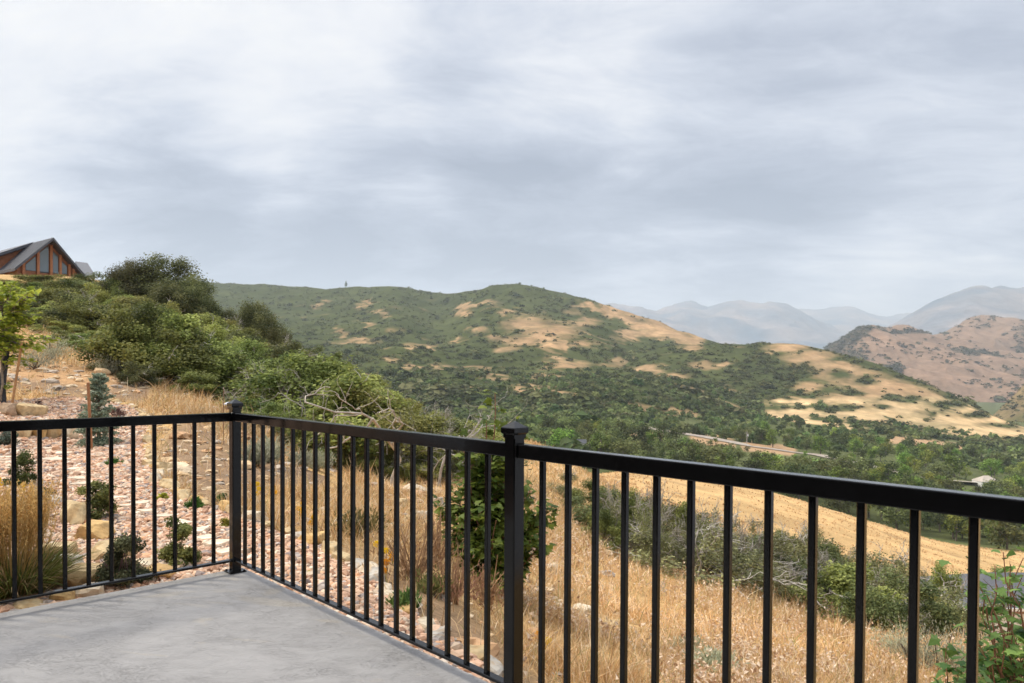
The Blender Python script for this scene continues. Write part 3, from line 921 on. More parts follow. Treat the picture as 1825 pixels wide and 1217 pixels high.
# border stones between the pink gravel and the bare slope
bw = np.array(border_w)
seg = np.linalg.norm(np.diff(bw[:, :2], axis=0), axis=1); cum = np.concatenate([[0], np.cumsum(seg)])
t, bi_ = 0., 0
while t < cum[-1]:
    x, y = np.interp(t, cum, bw[:, 0]), np.interp(t, cum, bw[:, 1])
    k = min(np.searchsorted(cum, t), len(bw) - 1); d = bw[k] - bw[max(k - 1, 0)]
    s = rng.uniform(.2, .36) * (1 if y > 5 else .72)
    tone = [TAN_S, TAN_S, ORA_S, PAL_S, GRY_S][rng.integers(0, 5)] if y < 7 else [TAN_S, TAN_S, PAL_S, ORA_S][rng.integers(0, 4)]
    part = 'up toward the blue spruce' if y > 9.5 else ('behind the corner post' if y > 6.2 else 'along the gravel strip by the deck')
    stone('border_stone', (x + rng.normal() * .03, y + rng.normal() * .03, ground_z(x, y)), s, s * rng.uniform(.5, .75), s * rng.uniform(.4, .6), 100 + bi_, tone,
          f'{tone_name[tone]} rough border stone edging the pink gravel {part}', 'border stone', 'stones edging the pink gravel', .35, math.atan2(d[1], d[0]) + rng.normal() * .25)
    t += s * .93; bi_ += 1

# boulders of the rockery: photo column, base row, width and height in photo pixels
BOULD = [(14, 742, 44, 24, (.36, .25, .16), 'brown rounded boulder uppermost at the left by the staked tree'),
         (52, 745, 44, 25, TAN_S, 'tan split boulder beside the brown one below the staked tree'),
         (40, 784, 34, 26, TAN_S, 'small tan boulder seen just under the left top rail'),
         (70, 785, 30, 28, ORA_S, 'ochre boulder wedged second in the row under the left top rail'),
         (92, 784, 34, 28, TAN_S, 'tan square boulder with a dark hollow in the row under the rail'),
         (124, 787, 40, 30, PAL_S, 'pale boulder at the right end of the row nearest the spruce'),
         (96, 902, 50, 16, GRY_S, 'flat grey ledge stone behind the tall ornamental grass'),
         (135, 938, 66, 44, TAN_S, 'large tan sloping boulder upper in the rockery behind the rail'),
         (168, 966, 62, 36, ORA_S, 'ochre boulder with an undercut dark base in the rockery'),
         (198, 1002, 66, 36, TAN_S, 'broad tan slab leaning below the ochre boulder'),
         (110, 1000, 64, 34, TAN_S, 'tan flat topped boulder right of the ornamental grass'),
         (112, 1022, 74, 30, GRY_S, 'pale grey slab lying under the flat topped boulder'),
         (135, 1052, 104, 46, TAN_S, 'largest tan boulder at the foot of the rockery by the rail'),
         (108, 1080, 50, 26, ORA_S, 'brown ochre stone tucked against the deck edge under the rail'),
         (160, 1070, 66, 30, PAL_S, 'pale tan stone with a flat face against the deck edge'),
         (280, 1038, 52, 30, ORA_S, 'ochre block touching the deck edge below the low juniper'),
         (262, 1016, 46, 20, PAL_S, 'pale flat stone between the thyme and the low juniper'),
         (50, 1095, 62, 22, TAN_S, 'low mottled stone lying along the deck edge at far left')]
for k, (px, py, wpx, hpx, tone, lab) in enumerate(BOULD):
    P = ground_hit(px, py - hpx * .12)
    s = P[1] / F
    stone('boulder', P, wpx * s * 1.25, wpx * s * .95, hpx * s * 1.35, 300 + k, tone, lab, 'boulder', 'rockery boulders left of the deck', .22, rng.uniform(-.5, .5) + (3.14 if k % 2 else 0), .1, .08)

STEP = [(12, 818, 40), (40, 808, 44), (74, 803, 40), (96, 822, 52), (60, 828, 44), (110, 811, 34), (130, 840, 26), (139, 848, 30), (144, 857, 34), (152, 866, 40), (164, 876, 38), (209, 892, 26), (228, 907, 24),
        (251, 902, 32), (262, 917, 30), (293, 926, 32), (322, 938, 44), (350, 952, 44), (366, 966, 32), (390, 975, 40), (402, 991, 34), (436, 989, 22), (30, 838, 36)]
step_xy = []
for k, (px, py, wpx) in enumerate(STEP):
    P = ground_hit(px, py); s = P[1] / F * wpx * .62
    step_xy.append((P[0], P[1], s))
    r = np.random.default_rng(700 + k); nn = r.integers(6, 9)
    th = np.sort(r.uniform(0, 6.28, nn) * .35 + np.arange(nn) * 6.28 / nn * .9)
    rad = r.uniform(.8, 1.15, nn) * s
    pf = np.stack([np.cos(th) * rad, np.sin(th) * rad * r.uniform(.75, 1.0)], 1)
    m = MB()
    x3 = np.array([1., 0, 0]); y3 = np.array([0, 1., 0])
    tone = np.array([.68, .55, .41]) * r.uniform(.85, 1.08)
    base = P * 0 + Z * 0
    extrude(m, pf, Z * -.04, Z * .018, x3, y3, tone); extrude(m, pf * .95, Z * .0181, Z * .024, x3, y3, tone)
    ob = m.build('stepping_stone', M_stone); ob.location = (P[0], P[1], P[2] + .018)
    where = 'in the far loop of the path' if py < 835 else ('halfway along the path past the round cushions' if py < 900 else 'in the near path leading to the corner post')
    tag(ob, f'flat pale flagstone set in pink gravel {where}', 'stepping stone', 'flagstones of the garden path')

# the gravel itself
N = 105000
g = np.array(garden); lo, hi = g.min(0), g.max(0)
pxs = rng.uniform(-120, 900, N * 4); Ys = np.exp(rng.uniform(math.log(2.2), math.log(20), N * 4))
keep = rng.uniform(size=N * 4) < np.clip((Ys / 8) ** 1.0, .25, 1)
P = at(pxs[keep], 800, Ys[keep]); x, y = P[:, 0], P[:, 1]
ok = inpoly(x, y, garden) & ~on_deck(x, y, .0)
for a_, b_, s in step_xy: ok &= np.hypot(x - a_, y - b_) > s * .82
x, y = x[ok][:N], y[ok][:N]; n = len(x)
z = ground_z(x, y)
v, f = ICO0
sz = rng.lognormal(math.log(.0148), .36, n) * np.clip(y / 8, .95, 1.5)
pv_ = v[None] * (1 + rng.normal(size=(n, 12, 1)) * .18) * sz[:, None, None] * rng.uniform(.6, 1.25, (n, 1, 3)) * np.array([1.15, 1.15, .75])
an = rng.uniform(0, 6.28, n)[:, None]
px_ = pv_[..., 0] * np.cos(an) - pv_[..., 1] * np.sin(an); py_ = pv_[..., 0] * np.sin(an) + pv_[..., 1] * np.cos(an)
pv_ = np.stack([px_ + x[:, None], py_ + y[:, None], pv_[..., 2] + (z + sz * .3 + rng.uniform(-.012, .022, n))[:, None]], -1)
pal = np.array([(.48, .295, .19), (.54, .36, .24), (.40, .23, .145), (.56, .43, .31), (.34, .285, .25), (.22, .17, .15), (.50, .275, .15), (.60, .50, .40), (.28, .155, .095)])
pc = pal[rng.choice(9, n, p=[.23, .2, .13, .14, .08, .05, .07, .07, .03])] * rng.uniform(.85, 1.35, (n, 1)) * np.array([1.01, 1., .98])
gv = MB().add(pv_.reshape(-1, 3), (f[None] + np.arange(n)[:, None, None] * 12).reshape(-1, 3), np.repeat(pc, 12, 0)).build('gravel', M_pebble)
tag(gv, 'pink and tan crushed gravel covering the garden beside the deck', 'gravel', kind='stuff')

# loose stones on the bare slope
n = 2600
pxs = rng.uniform(0, 1500, n * 3); pys = rng.uniform(648, 1215, n * 3)
LP = []
for a_, b_ in zip(pxs, pys):
    if len(LP) >= n: break
    h_ = ground_hit(a_, b_)
    if abs(h_[2] - ground_z(h_[0], h_[1])) > .1 or h_[1] > 26 or inpoly(h_[0], h_[1], garden) or on_deck(h_[0], h_[1], .15): continue
    q = 0.10
    if a_ < 260 and b_ < 705: q = 1
    elif 280 < a_ < 440 and 745 < b_ < 880: q = .8
    elif 440 < a_ < 620 and 810 < b_ < 930: q = .35
    elif 660 < a_ < 800 and 860 < b_ < 950: q = .9
    elif 900 < a_ < 1150 and 930 < b_ < 1130: q = .22
    if rng.uniform() < q: LP.append(h_)
LP = np.array(LP); n = len(LP)
sz = rng.lognormal(math.log(.045), .5, n) * np.clip(LP[:, 1] / 11, .5, 1.4)
v, f = ICO1
vr = v[None] * (1 + rng.normal(size=(n, 42, 1)) * .16) * sz[:, None, None] * np.stack([rng.uniform(.8, 1.6, n), rng.uniform(.7, 1.2, n), rng.uniform(.35, .7, n)], 1)[:, None]
vr = vr + LP[:, None] + np.array([0, 0, .1])[None, None] * sz[:, None, None]
pc = np.array([(.52, .36, .20), (.60, .46, .30), (.48, .28, .14), (.44, .36, .28)])[rng.integers(0, 4, n)] * rng.uniform(.8, 1.15, (n, 1))
rb = MB().add(vr.reshape(-1, 3), (f[None] + np.arange(n)[:, None, None] * 42).reshape(-1, 3), np.repeat(pc, 42, 0)).build('rubble', M_stone)
tag(rb, 'scattered tan stone chips lying on the bare dry slope', 'rubble', kind='stuff')
SLOPE_ROCKS = [(946, 998, 24, 34, GRY_S, 'grey upright rock right of the dark second post'), (936, 1030, 26, 30, (.40, .22, .12), 'rusty brown rock low beside the second post'), (985, 1020, 26, 20, PAL_S, 'pale wedge rock in dry grass near the second post'),
               (1035, 1098, 46, 26, PAL_S, 'large pale flat rock between the first balusters of the far rail'), (1055, 1062, 30, 22, TAN_S, 'tan rock above the large pale flat rock'), (1095, 1118, 44, 18, TAN_S, 'low tan slab in straw grass below the pale rock'),
               (1165, 1140, 26, 14, GRY_S, 'small grey stone in the straw grass slope'), (745, 878, 50, 16, PAL_S, 'pale stone on top of the stone heap behind the railing'), (715, 905, 30, 22, TAN_S, 'tan stone at left of the stone heap'),
               (750, 930, 34, 26, PAL_S, 'pale block midway in the stone heap'), (775, 905, 30, 24, GRY_S, 'grey stone at right of the stone heap'), (730, 935, 28, 24, TAN_S, 'tan stone low in the stone heap'), (1290, 1205, 60, 26, ORA_S, 'ochre rock at the bottom among straw grass')]
for k, (px, py, wpx, hpx, tone, lab) in enumerate(SLOPE_ROCKS):
    P = ground_hit(px, py); s = P[1] / F
    stone('rock', P, wpx * s * 1.1, wpx * s * .8, hpx * s * 1.3, 500 + k, tone, lab, 'rock', 'rocks on the dry slope', .3, None, .05, .2)


# ------------------------------------------------------------------ plants
def crown_leaves(mb, centres, radii, nleaf, ln, wd, dark, light, r, up=.35, shell=.62, jit=.3, flat=1.):
    """leaf faces through a set of clumps; tone varies clump by clump and leaf by leaf"""
    K_ = len(centres)
    w8 = radii ** 2 / (radii ** 2).sum()
    k = r.choice(K_, nleaf, p=w8)
    d = unit(r.normal(size=(nleaf, 3)))
    rad = radii[k] * np.abs(r.normal(shell, .28, nleaf)) ** .8
    off = d * rad[:, None] * np.array([1, 1, flat])
    c = centres[k] + off
    tone = np.clip(r.normal(.45, .26, K_)[k] + r.normal(0, .22, nleaf), 0, 1)[:, None]
    colr = (np.asarray(dark) * (1 - tone) + np.asarray(light) * tone) * r.uniform(1 - jit, 1 + jit, (nleaf, 1))
    leaves(mb, c, d * .6 + np.array([0, 0, up]) + r.normal(size=(nleaf, 3)) * .55, ln * r.uniform(.65, 1.3, nleaf), wd * r.uniform(.7, 1.25, nleaf), colr, r=r)


def wiggle(p0, p1, n, amp, r):
    t = np.linspace(0, 1, n)[:, None]
    L = np.linalg.norm(p1 - p0)
    o = np.cumsum(r.normal(size=(n, 3)) * amp * L / n, 0); o -= o[:1]; o -= t * o[-1:] * .7
    return p0 + (p1 - p0) * t + o


def oak_proto(seed, H, Wd, nclump, nleaf, dark, light, leaf=.115, dead=.12, bare=0.):
    """multi-stemmed scrub oak: grey crooked stems and a ragged clumped crown"""
    r = np.random.default_rng(seed)
    root = empty('scrub_oak', (0, 0, 0))
    C_ = []
    while len(C_) < nclump:
        p = r.uniform(-1, 1, 3); q = np.hypot(p[0], p[1])
        zz0 = (p[2] + 1) / 2
        if q > 1 - .55 * max(zz0 - .45, 0) ** 1.0 / .55: continue
        if r.uniform() < .5 and q < .5 and zz0 < .6: continue
        C_.append((p[0] * Wd / 2 * .84, p[1] * Wd / 2 * .84, (.14 + .76 * zz0 * (1 - .25 * q * q)) * H))
    C_ = np.array(C_); R_ = r.uniform(.085, .16, nclump) * (Wd + H) * .5
    m = MB(); crown_leaves(m, C_, R_, nleaf, leaf, leaf * .62, dark, light, r)
    m.build('crown', M_leaf, root)
    m = MB(); ns = r.integers(4, 7)
    for k in range(ns):
        th = r.uniform(0, 6.28)
        b0 = np.array([np.cos(th) * .12 * Wd * r.uniform(), np.sin(th) * .12 * Wd * r.uniform(), -.25])
        tgt = C_[r.integers(nclump)] * np.array([.7, .7, .9])
        pts = wiggle(b0, tgt, 7, .35, r)
        tube(m, pts, np.linspace(.055, .02, 7) * H / 3, 5, np.array([.20, .17, .14]))
        for j in range(5):
            q = pts[r.integers(2, 6)]; e = C_[np.argsort(np.linalg.norm(C_ - q, axis=1))[r.integers(0, 6)]]
            tube(m, wiggle(q, e, 5, .4, r), np.linspace(.018, .006, 5) * H / 3, 4, np.array([.22, .19, .16]))
    for j in range(int(nclump * (dead + bare))):          # bare grey twigs poking out of the crown
        c = C_[r.integers(nclump)]
        dirn = unit(c - np.array([0, 0, H * .3]) + r.normal(size=3) * .4)
        e = c + dirn * r.uniform(.15, .32) * H
        pts = wiggle(c, e, 5, .5, r)
        tube(m, pts, np.linspace(.02, .006, 5) * H / 3, 4, np.array([.40, .36, .31]))
        for q in range(3):
            tube(m, wiggle(pts[2 + q % 3], pts[2 + q % 3] + unit(dirn + r.normal(size=3) * .8) * .12 * H, 4, .5, r), np.linspace(.012, .005, 4) * H / 3, 3, np.array([.40, .36, .31]))
    m.build('trunk', M_bark, root, True)
    return root


DK = dict(dark=(0.046, 0.061, 0.021), light=(0.200, 0.215, 0.081))
MD = dict(dark=(0.063, 0.091, 0.023), light=(0.297, 0.325, 0.088))
YG = dict(dark=(0.093, 0.117, 0.027), light=(0.390, 0.402, 0.114))
BG = dict(dark=(.045, .055, .02), light=(.20, .20, .075))
protos = {'big': [oak_proto(71 + k, 6.4, 7.6, 85, 27000, leaf=.17, dead=.02, **BG) for k in range(2)],
          'dark': [oak_proto(21 + k, 3.2, 3.4, 34, 10500, leaf=.10, **DK) for k in range(3)],
          'green': [oak_proto(31 + k, 2.6, 3.2, 32, 11500, leaf=.088, **MD) for k in range(3)],
          'yellow': [oak_proto(41 + k, 2.4, 3.0, 30, 10500, leaf=.088, **YG) for k in range(3)],
          'twiggy': [oak_proto(81 + k, 2.3, 3.0, 22, 1500, leaf=.075, dead=.3, bare=4.2, dark=(.14, .135, .07), light=(.36, .34, .18)) for k in range(2)],
          'sparse': [oak_proto(51 + k, 2.6, 3.2, 24, 5200, leaf=.08, dead=.2, bare=1.1, dark=(.10, .105, .045), light=(.31, .30, .13)) for k in range(2)]}
ph = {'twiggy': (2.3, 3.0), 'big': (6.4, 7.6), 'dark': (3.2, 3.4), 'green': (2.6, 3.2), 'yellow': (2.4, 3.0), 'sparse': (2.6, 3.2)}
used = set()
cnt = {k: 0 for k in protos}

OAKS = [  # photo column, top row, depth m, width px, tone
    (285, 448, 62, 150, 'big', 'tallest dark scrub oak breaking the skyline right of the brown house'), (235, 458, 60, 90, 'big'), (345, 484, 57, 85, 'big'), (310, 500, 56, 110, 'big'),
    (120, 494, 62, 90, 'green'), (58, 500, 66, 80, 'green'), (170, 500, 58, 90, 'yellow'), (25, 508, 66, 70, 'green'), (200, 495, 58, 70, 'green'), (255, 515, 50, 90, 'yellow'),
    (150, 535, 46, 115, 'dark'), (225, 525, 48, 100, 'yellow'), (90, 555, 42, 100, 'dark'), (300, 532, 46, 100, 'yellow'), (365, 545, 47, 90, 'yellow'), (200, 580, 36, 110, 'green'), (275, 578, 36, 115, 'dark'), (340, 590, 36, 100, 'yellow'), (30, 560, 44, 70, 'dark'),
    (60, 487, 73, 95, 'green'), (102, 485, 73, 90, 'yellow'), (140, 486, 73, 90, 'green'), (176, 480, 70, 90, 'dark'), (26, 500, 72, 70, 'yellow'), (82, 505, 64, 95, 'green'), (118, 510, 60, 95, 'yellow'), (42, 522, 58, 90, 'dark'), (70, 545, 48, 95, 'green'), (46, 575, 42, 70, 'green'), (108, 572, 38, 85, 'yellow'), (128, 600, 33, 80, 'green'), (150, 560, 41, 90, 'yellow'),
    (410, 545, 60, 70, 'big'), (460, 532, 60, 95, 'big', 'dark scrub oak with a square top at the right end of the ridge thicket'), (495, 575, 55, 60, 'dark'), (440, 580, 48, 90, 'green'), (390, 585, 44, 80, 'sparse'), (470, 605, 42, 90, 'yellow'), (520, 603, 46, 75, 'green'), (560, 608, 48, 65, 'dark'), (595, 622, 50, 55, 'green'),
    (165, 605, 32, 90, 'green'), (240, 625, 29, 110, 'green'), (315, 615, 28, 100, 'green'), (355, 640, 26, 90, 'yellow'), (210, 655, 24, 90, 'green'), (285, 660, 23, 105, 'green'), (140, 640, 29, 60, 'green'), (345, 672, 22, 90, 'green'), (250, 690, 21, 70, 'dark'),
    (420, 630, 33, 80, 'sparse'), (385, 655, 27, 80, 'green'), (435, 668, 26, 95, 'green'), (500, 650, 32, 80, 'sparse'), (490, 690, 24, 100, 'yellow'), (545, 680, 25, 100, 'yellow'), (575, 640, 38, 85, 'yellow'), (618, 650, 42, 75, 'yellow'), (648, 672, 36, 80, 'yellow'), (560, 635, 42, 70, 'sparse'),
    (540, 725, 20, 110, 'green'), (480, 735, 19, 90, 'green'), (450, 722, 20, 80, 'yellow'), (640, 722, 22, 100, 'green'), (600, 745, 19, 100, 'green'), (692, 690, 33, 70, 'yellow'), (722, 705, 29, 80, 'yellow'), (668, 715, 26, 70, 'sparse'), (680, 745, 20, 95, 'yellow'), (745, 722, 27, 85, 'sparse'), (785, 728, 31, 70, 'sparse'), (835, 742, 30, 75, 'yellow'),
    (765, 762, 19, 95, 'green'), (815, 778, 21, 75, 'yellow'), (845, 770, 25, 60, 'sparse'), (700, 790, 17, 90, 'green'), (645, 790, 16.5, 90, 'green'), (560, 775, 17, 80, 'dark'), (760, 800, 17, 60, 'dark'), (520, 785, 17, 60, 'green'), (870, 800, 22, 60, 'green'),
    (1010, 838, 27, 75, 'green'), (1050, 848, 24, 100, 'green'), (1092, 852, 23, 90, 'sparse'), (1130, 862, 21, 100, 'green'), (1180, 872, 21, 100, 'green'), (1222, 884, 22, 90, 'yellow'), (1262, 890, 24, 90, 'sparse'), (1152, 895, 18.5, 85, 'dark'), (1230, 925, 19, 100, 'dark'), (1290, 930, 19.5, 95, 'dark'), (1080, 900, 19, 80, 'green'),
    (1340, 925, 24, 80, 'sparse'), (1400, 935, 26, 85, 'yellow'), (1445, 955, 24, 85, 'sparse'), (1380, 985, 21, 75, 'dark'), (1462, 930, 34, 55, 'green'), (1512, 962, 28, 90, 'sparse'), (1562, 985, 26, 85, 'yellow'), (1495, 1010, 22, 80, 'green'), (1440, 1020, 20.5, 70, 'green'), (1598, 1012, 26, 85, 'sparse'), (1645, 1010, 36, 60, 'sparse'),
    (1682, 996, 44, 72, 'green', 'round bright green scrub oak standing above the grey house roof'), (1620, 1050, 22, 75, 'green'), (1560, 1050, 20.5, 75, 'yellow'), (1665, 1075, 22, 75, 'sparse'), (1720, 1100, 21, 75, 'yellow'), (1765, 1120, 20, 70, 'yellow'), (1690, 1115, 20, 60, 'green'), (1815, 1140, 19, 70, 'yellow'), (1520, 1035, 21, 60, 'green'), (1860, 1010, 60, 90, 'green'), (1790, 1010, 75, 60, 'green'), (1320, 975, 19.5, 60, 'green')]
SIL = ([0, 120, 190, 240, 300, 370, 400, 440, 490, 520, 600, 660, 760, 860, 900], [512, 498, 480, 462, 456, 495, 552, 545, 548, 605, 628, 675, 720, 750, 790])
fr = np.random.default_rng(71)
for k in range(52):
    px = fr.uniform(90, 860); Y = fr.uniform(20, 62) if px < 420 else fr.uniform(17.5, 46)
    if px < 240 and Y < 27: continue
    if px < 420 and Y < 22.5: Y += 3
    g_ = on_ground(px, Y); gp_ = float(to_px(g_)[1])
    top = max(gp_ - fr.uniform(1.7, 2.7) * F / Y, np.interp(px, *SIL) + fr.uniform(2, 14))
    if gp_ - top < .9 * F / Y: continue
    OAKS.append((px, top, Y, fr.uniform(2.6, 3.6) * F / Y, ['green', 'yellow', 'dark', 'green', 'yellow', 'sparse'][fr.integers(0, 6)]))
for k in range(30):
    px = fr.uniform(990, 1830); t_ = fr.uniform() ** 1.1
    lo_ = np.interp(px, [990, 1100, 1250, 1400, 1550, 1700, 1830], [955, 995, 1038, 1080, 1125, 1175, 1215]); hi_ = np.interp(px, [990, 1100, 1250, 1400, 1550, 1650, 1830], [850, 858, 890, 930, 972, 1008, 1065])
    P_ = ground_hit(px, lo_ - t_ * (lo_ - hi_) * .62); Y = P_[1]
    if 1660 < px and Y > 30: continue
    gp_ = float(to_px(P_)[1]); top = max(gp_ - fr.uniform(1.2, 2.7) * F / Y, hi_ + fr.uniform(-8, 14))
    OAKS.append((px, top, Y, fr.uniform(1.6, 3.2) * F / Y, ['green', 'dark', 'sparse', 'yellow', 'sparse'][fr.integers(0, 5)]))
for px, top, Y, wpx, kd in ((660, 688, 24, 90, 'green'), (700, 688, 26, 90, 'yellow'), (742, 708, 25, 85, 'green'), (782, 726, 24, 85, 'yellow'), (820, 742, 23, 80, 'green'), (852, 756, 22, 70, 'yellow'), (880, 778, 21, 60, 'green'), (800, 762, 18.5, 80, 'yellow'), (842, 785, 18, 70, 'green'), (740, 770, 17, 90, 'yellow'), (620, 690, 24, 90, 'yellow'), (580, 715, 19, 90, 'green')):
    OAKS.append((px, top, Y, wpx, kd))
for px, top, Y, wpx in ((1110, 858, 19.5, 80), (1165, 868, 19, 80), (1240, 884, 19.5, 90), (1300, 905, 20, 80), (1350, 925, 20, 90), (1385, 945, 20.5, 90), (1430, 965, 21, 80), (1485, 985, 20.5, 80), (1530, 995, 21, 85), (1585, 1020, 21, 80), (1630, 1055, 20.5, 70), (1690, 1085, 19.5, 60),
                        (470, 640, 22, 90), (520, 655, 22, 90), (590, 680, 22, 80), (655, 705, 20, 80), (730, 720, 19, 80), (775, 728, 18.5, 80), (820, 752, 18, 70), (700, 740, 17, 80)):
    OAKS.append((px, top, Y, wpx, 'twiggy'))
txt = {'twiggy': 'nearly leafless grey twiggy shrub', 'big': 'tall dark scrub oak', 'dark': 'dark olive scrub oak', 'green': 'mid green scrub oak', 'yellow': 'yellow green scrub oak', 'sparse': 'half bare grey twigged scrub oak'}


def oak_zone(px, Y):
    if px > 950: return 'in the thicket between straw slope and field'
    if Y > 40: return 'in the high thicket below the brown house' if px < 390 else 'along the ridge sloping down from the house'
    if px < 400: return 'at the foot of the thicket above the gravel garden'
    return 'on the slope just beyond the corner railing' if Y < 23 else 'midway down the slope beyond the railing'


for q in OAKS:
    px, top, Y, wpx, kind = q[:5]
    if len(q) == 5 and kind in ('green', 'dark') and (550 < px < 905 and Y < 47 and hash((int(px * 7), int(Y * 3))) % 4 or px > 980 and hash((int(px), int(Y))) % 2): kind = 'yellow' if px < 905 else 'sparse'
    g_ = on_ground(px, Y)
    T_ = at(px, top, Y)
    H = max(T_[2] - g_[2] - .05, .8); Wd = wpx * Y / F
    Wd = max(Wd, H * .6) * 1.3
    src = protos[kind][cnt[kind] % len(protos[kind])]; cnt[kind] += 1
    o = src if src.name not in used else copy_tree(src)
    used.add(src.name)
    o.location = (g_[0], g_[1], g_[2] - .05)
    h0, w0 = ph[kind]
    o.scale = (Wd / w0, Wd / w0 * rng.uniform(.9, 1.2), H / h0); o.rotation_euler = (0, 0, rng.uniform(0, 6.28))
    tag(o, q[5] if len(q) > 5 else f'{txt[kind]} {oak_zone(px, Y)}', 'scrub oak', 'scrub oaks on the near slope')


# ---- pale dead snags
def grow(m, p, d, L, r0, depth, r, colr, tips=None):
    n = 7
    pts = [p]; dd = d
    for k in range(n - 1):
        dd = unit(dd + r.normal(size=3) * .33 + np.array([0, 0, .04])); pts.append(pts[-1] + dd * L / (n - 1))
    pts = np.array(pts)
    tube(m, pts, np.linspace(r0, r0 * .55, n), 5 if depth > 1 else 4, colr)
    if tips is not None and depth <= 1: tips.append(pts)
    if depth == 0: return
    for k in range(r.integers(3, 5)):
        i = r.integers(2, n)
        grow(m, pts[i], unit(dd + r.normal(size=3) * .85), L * r.uniform(.45, .75), r0 * .5, depth - 1, r, colr, tips)


SNAGS = [(412, 700, 21, 640, (.1, 0, 1), 'pale dead oak snag with forked bare limbs above the corner post'), (505, 692, 18.5, 676, (.7, 0, .8), 'grey dead limb arching right over the scrub slope'), (698, 768, 15.2, 668, (-.05, 0, 1), 'white twisted dead snag standing above the middle of the rail'),
         (782, 745, 16, 692, (0, 0, 1), 'small grey leafless snag behind the white twisted one'), (615, 770, 16, 715, (-.6, 0, .6), 'thin bare dead branch leaning over straw grass mid slope'), (832, 790, 15.5, 748, (.5, 0, .5), 'tangle of bare grey branches near the leafy maple shoot'),
         (1238, 990, 17.5, 905, (.4, 0, .8), 'grey bare branches rising from the thicket at first far balusters'), (1395, 1020, 19.5, 940, (.3, 0, .7), 'leafless grey branches in the middle of the right thicket'), (1545, 1090, 19, 985, (.2, 0, .8), 'forked pale bare snag in the right thicket left of the roof'), (1640, 1120, 19, 1040, (-.3, 0, .8), 'bare grey branches just below the grey house roof'),
         (1187, 1066, 11.5, 1022, (.1, 0, 1), 'small bleached dead stick plant in the straw grass slope')]
for k, (px, base, Y, top, d, lab) in enumerate(SNAGS):
    r = np.random.default_rng(900 + k)
    P = on_ground(px, Y); H = max(at(px, top, Y)[2] - P[2], .5)
    m = MB(); grow(m, np.array([0, 0, -.15]), unit(np.array(d, float)), H * .62, .009 * H + .008, 3, r, np.array([.46, .40, .33]) if k in (0, 2, 10) else np.array([.36, .32, .28]))
    v = np.concatenate(m.v); s_ = H / max(v[:, 2].max(), 1.0 * np.abs(v[:, :2]).max())
    ob = m.build('dead_tree', M_bark, None, True); ob.location = P; ob.scale = (s_, s_, s_)
    tag(ob, lab, 'dead tree')


# ---- leafy sapling: stems, twigs and leaves hung along them
def maple_leaf(mb, cen, nor, tan, s, colr):
    ang = np.radians([-90, -50, -20, 5, 30, 58, 90, 122, 150, 175, 200, 230])
    rad = np.array([.25, .55, .42, .80, .50, .62, 1.05, .62, .50, .80, .42, .55])
    N_ = len(cen); nor = unit(nor); tan = unit(tan - (tan * nor).sum(1, keepdims=True) * nor); bi = np.cross(nor, tan)
    s = np.broadcast_to(s, (N_,))[:, None, None] * .6
    ring_ = cen[:, None] + s * (rad * np.cos(ang))[None, :, None] * bi[:, None] + s * (rad * np.sin(ang))[None, :, None] * tan[:, None] - s * .22 * (rad ** 2)[None, :, None] * nor[:, None]
    v = np.concatenate([ring_, cen[:, None]], 1)
    k = np.arange(12)
    f = np.stack([k, (k + 1) % 12, np.full(12, 12)], 1)
    f = (f[None] + np.arange(N_)[:, None, None] * 13).reshape(-1, 3)
    mb.add(v.reshape(-1, 3), f, np.repeat(colr, 13, 0))


def sapling(name, base, stems, nper, lsize, dark, light, seed, label, cat, stemcol=(.26, .12, .07), twig=.35, lobed=True, srad=.012, mat=None, tw=7):
    """stems: list of (start, tip) in metres relative to base"""
    r = np.random.default_rng(seed)
    root = empty(name, base); m = MB(); lf = MB()
    Cn, Nn, Tn = [], [], []
    for s0, s1 in stems:
        s0, s1 = np.array(s0, float), np.array(s1, float); L = np.linalg.norm(s1 - s0)
        pts = wiggle(s0, s1, 10, .18, r)
        tube(m, pts, np.linspace(srad, srad * .3, 10) * (L / 1.2) ** .5, 5, np.array(stemcol))
        for k in range(tw):
            t = r.uniform(.15, 1.0); i = int(t * 9)
            dirn = unit((s1 - s0) / L * .7 + r.normal(size=3) * np.array([.8, .8, .35]))
            e = pts[i] + dirn * twig * (1.15 - .75 * t) * r.uniform(.6, 1.2)
            tp = wiggle(pts[i], e, 5, .2, r)
            tube(m, tp, np.linspace(srad * .35, srad * .12, 5), 3, np.array(stemcol))
            nl = max(2, int(nper * (1.1 - .5 * t)))
            tt = r.uniform(.2, 1.05, nl)[:, None]
            p = tp[0] + (tp[-1] - tp[0]) * tt
            out = unit(r.normal(size=(nl, 3)) * np.array([1, 1, .35]) + dirn * .5)
            Cn.append(p + out * lsize * .8); Tn.append(out); Nn.append(np.array([0, 0, 1.]) + r.normal(size=(nl, 3)) * .42)
        nl = max(3, nper // 2); Cn.append(pts[-1] + r.normal(size=(nl, 3)) * lsize * .6); Tn.append(r.normal(size=(nl, 3))); Nn.append(np.array([0, 0, 1.]) + r.normal(size=(nl, 3)) * .5)
    Cn, Nn, Tn = map(np.concatenate, (Cn, Nn, Tn)); n_ = len(Cn)
    tone = np.clip(r.normal(.45, .3, n_), 0, 1)[:, None]
    colr = np.asarray(dark) * (1 - tone) + np.asarray(light) * tone
    sz_ = lsize * r.uniform(.7, 1.3, n_)
    if lobed: maple_leaf(lf, Cn, Nn, Tn, sz_, colr)
    else: leaves(lf, Cn, Nn, sz_ * 1.2, sz_ * .75, colr, tan=Tn, r=r)
    m.build('trunk', M_bark, root, True); lf.build('leaves', mat or M_leaf_bright, root)
    return tag(root, label, cat)


# middle maple behind the second post
Pm = on_ground(885, 6.3); Pm[2] -= .02


def rel(px, py, Y, P): return tuple(at(px, py, Y) - P)


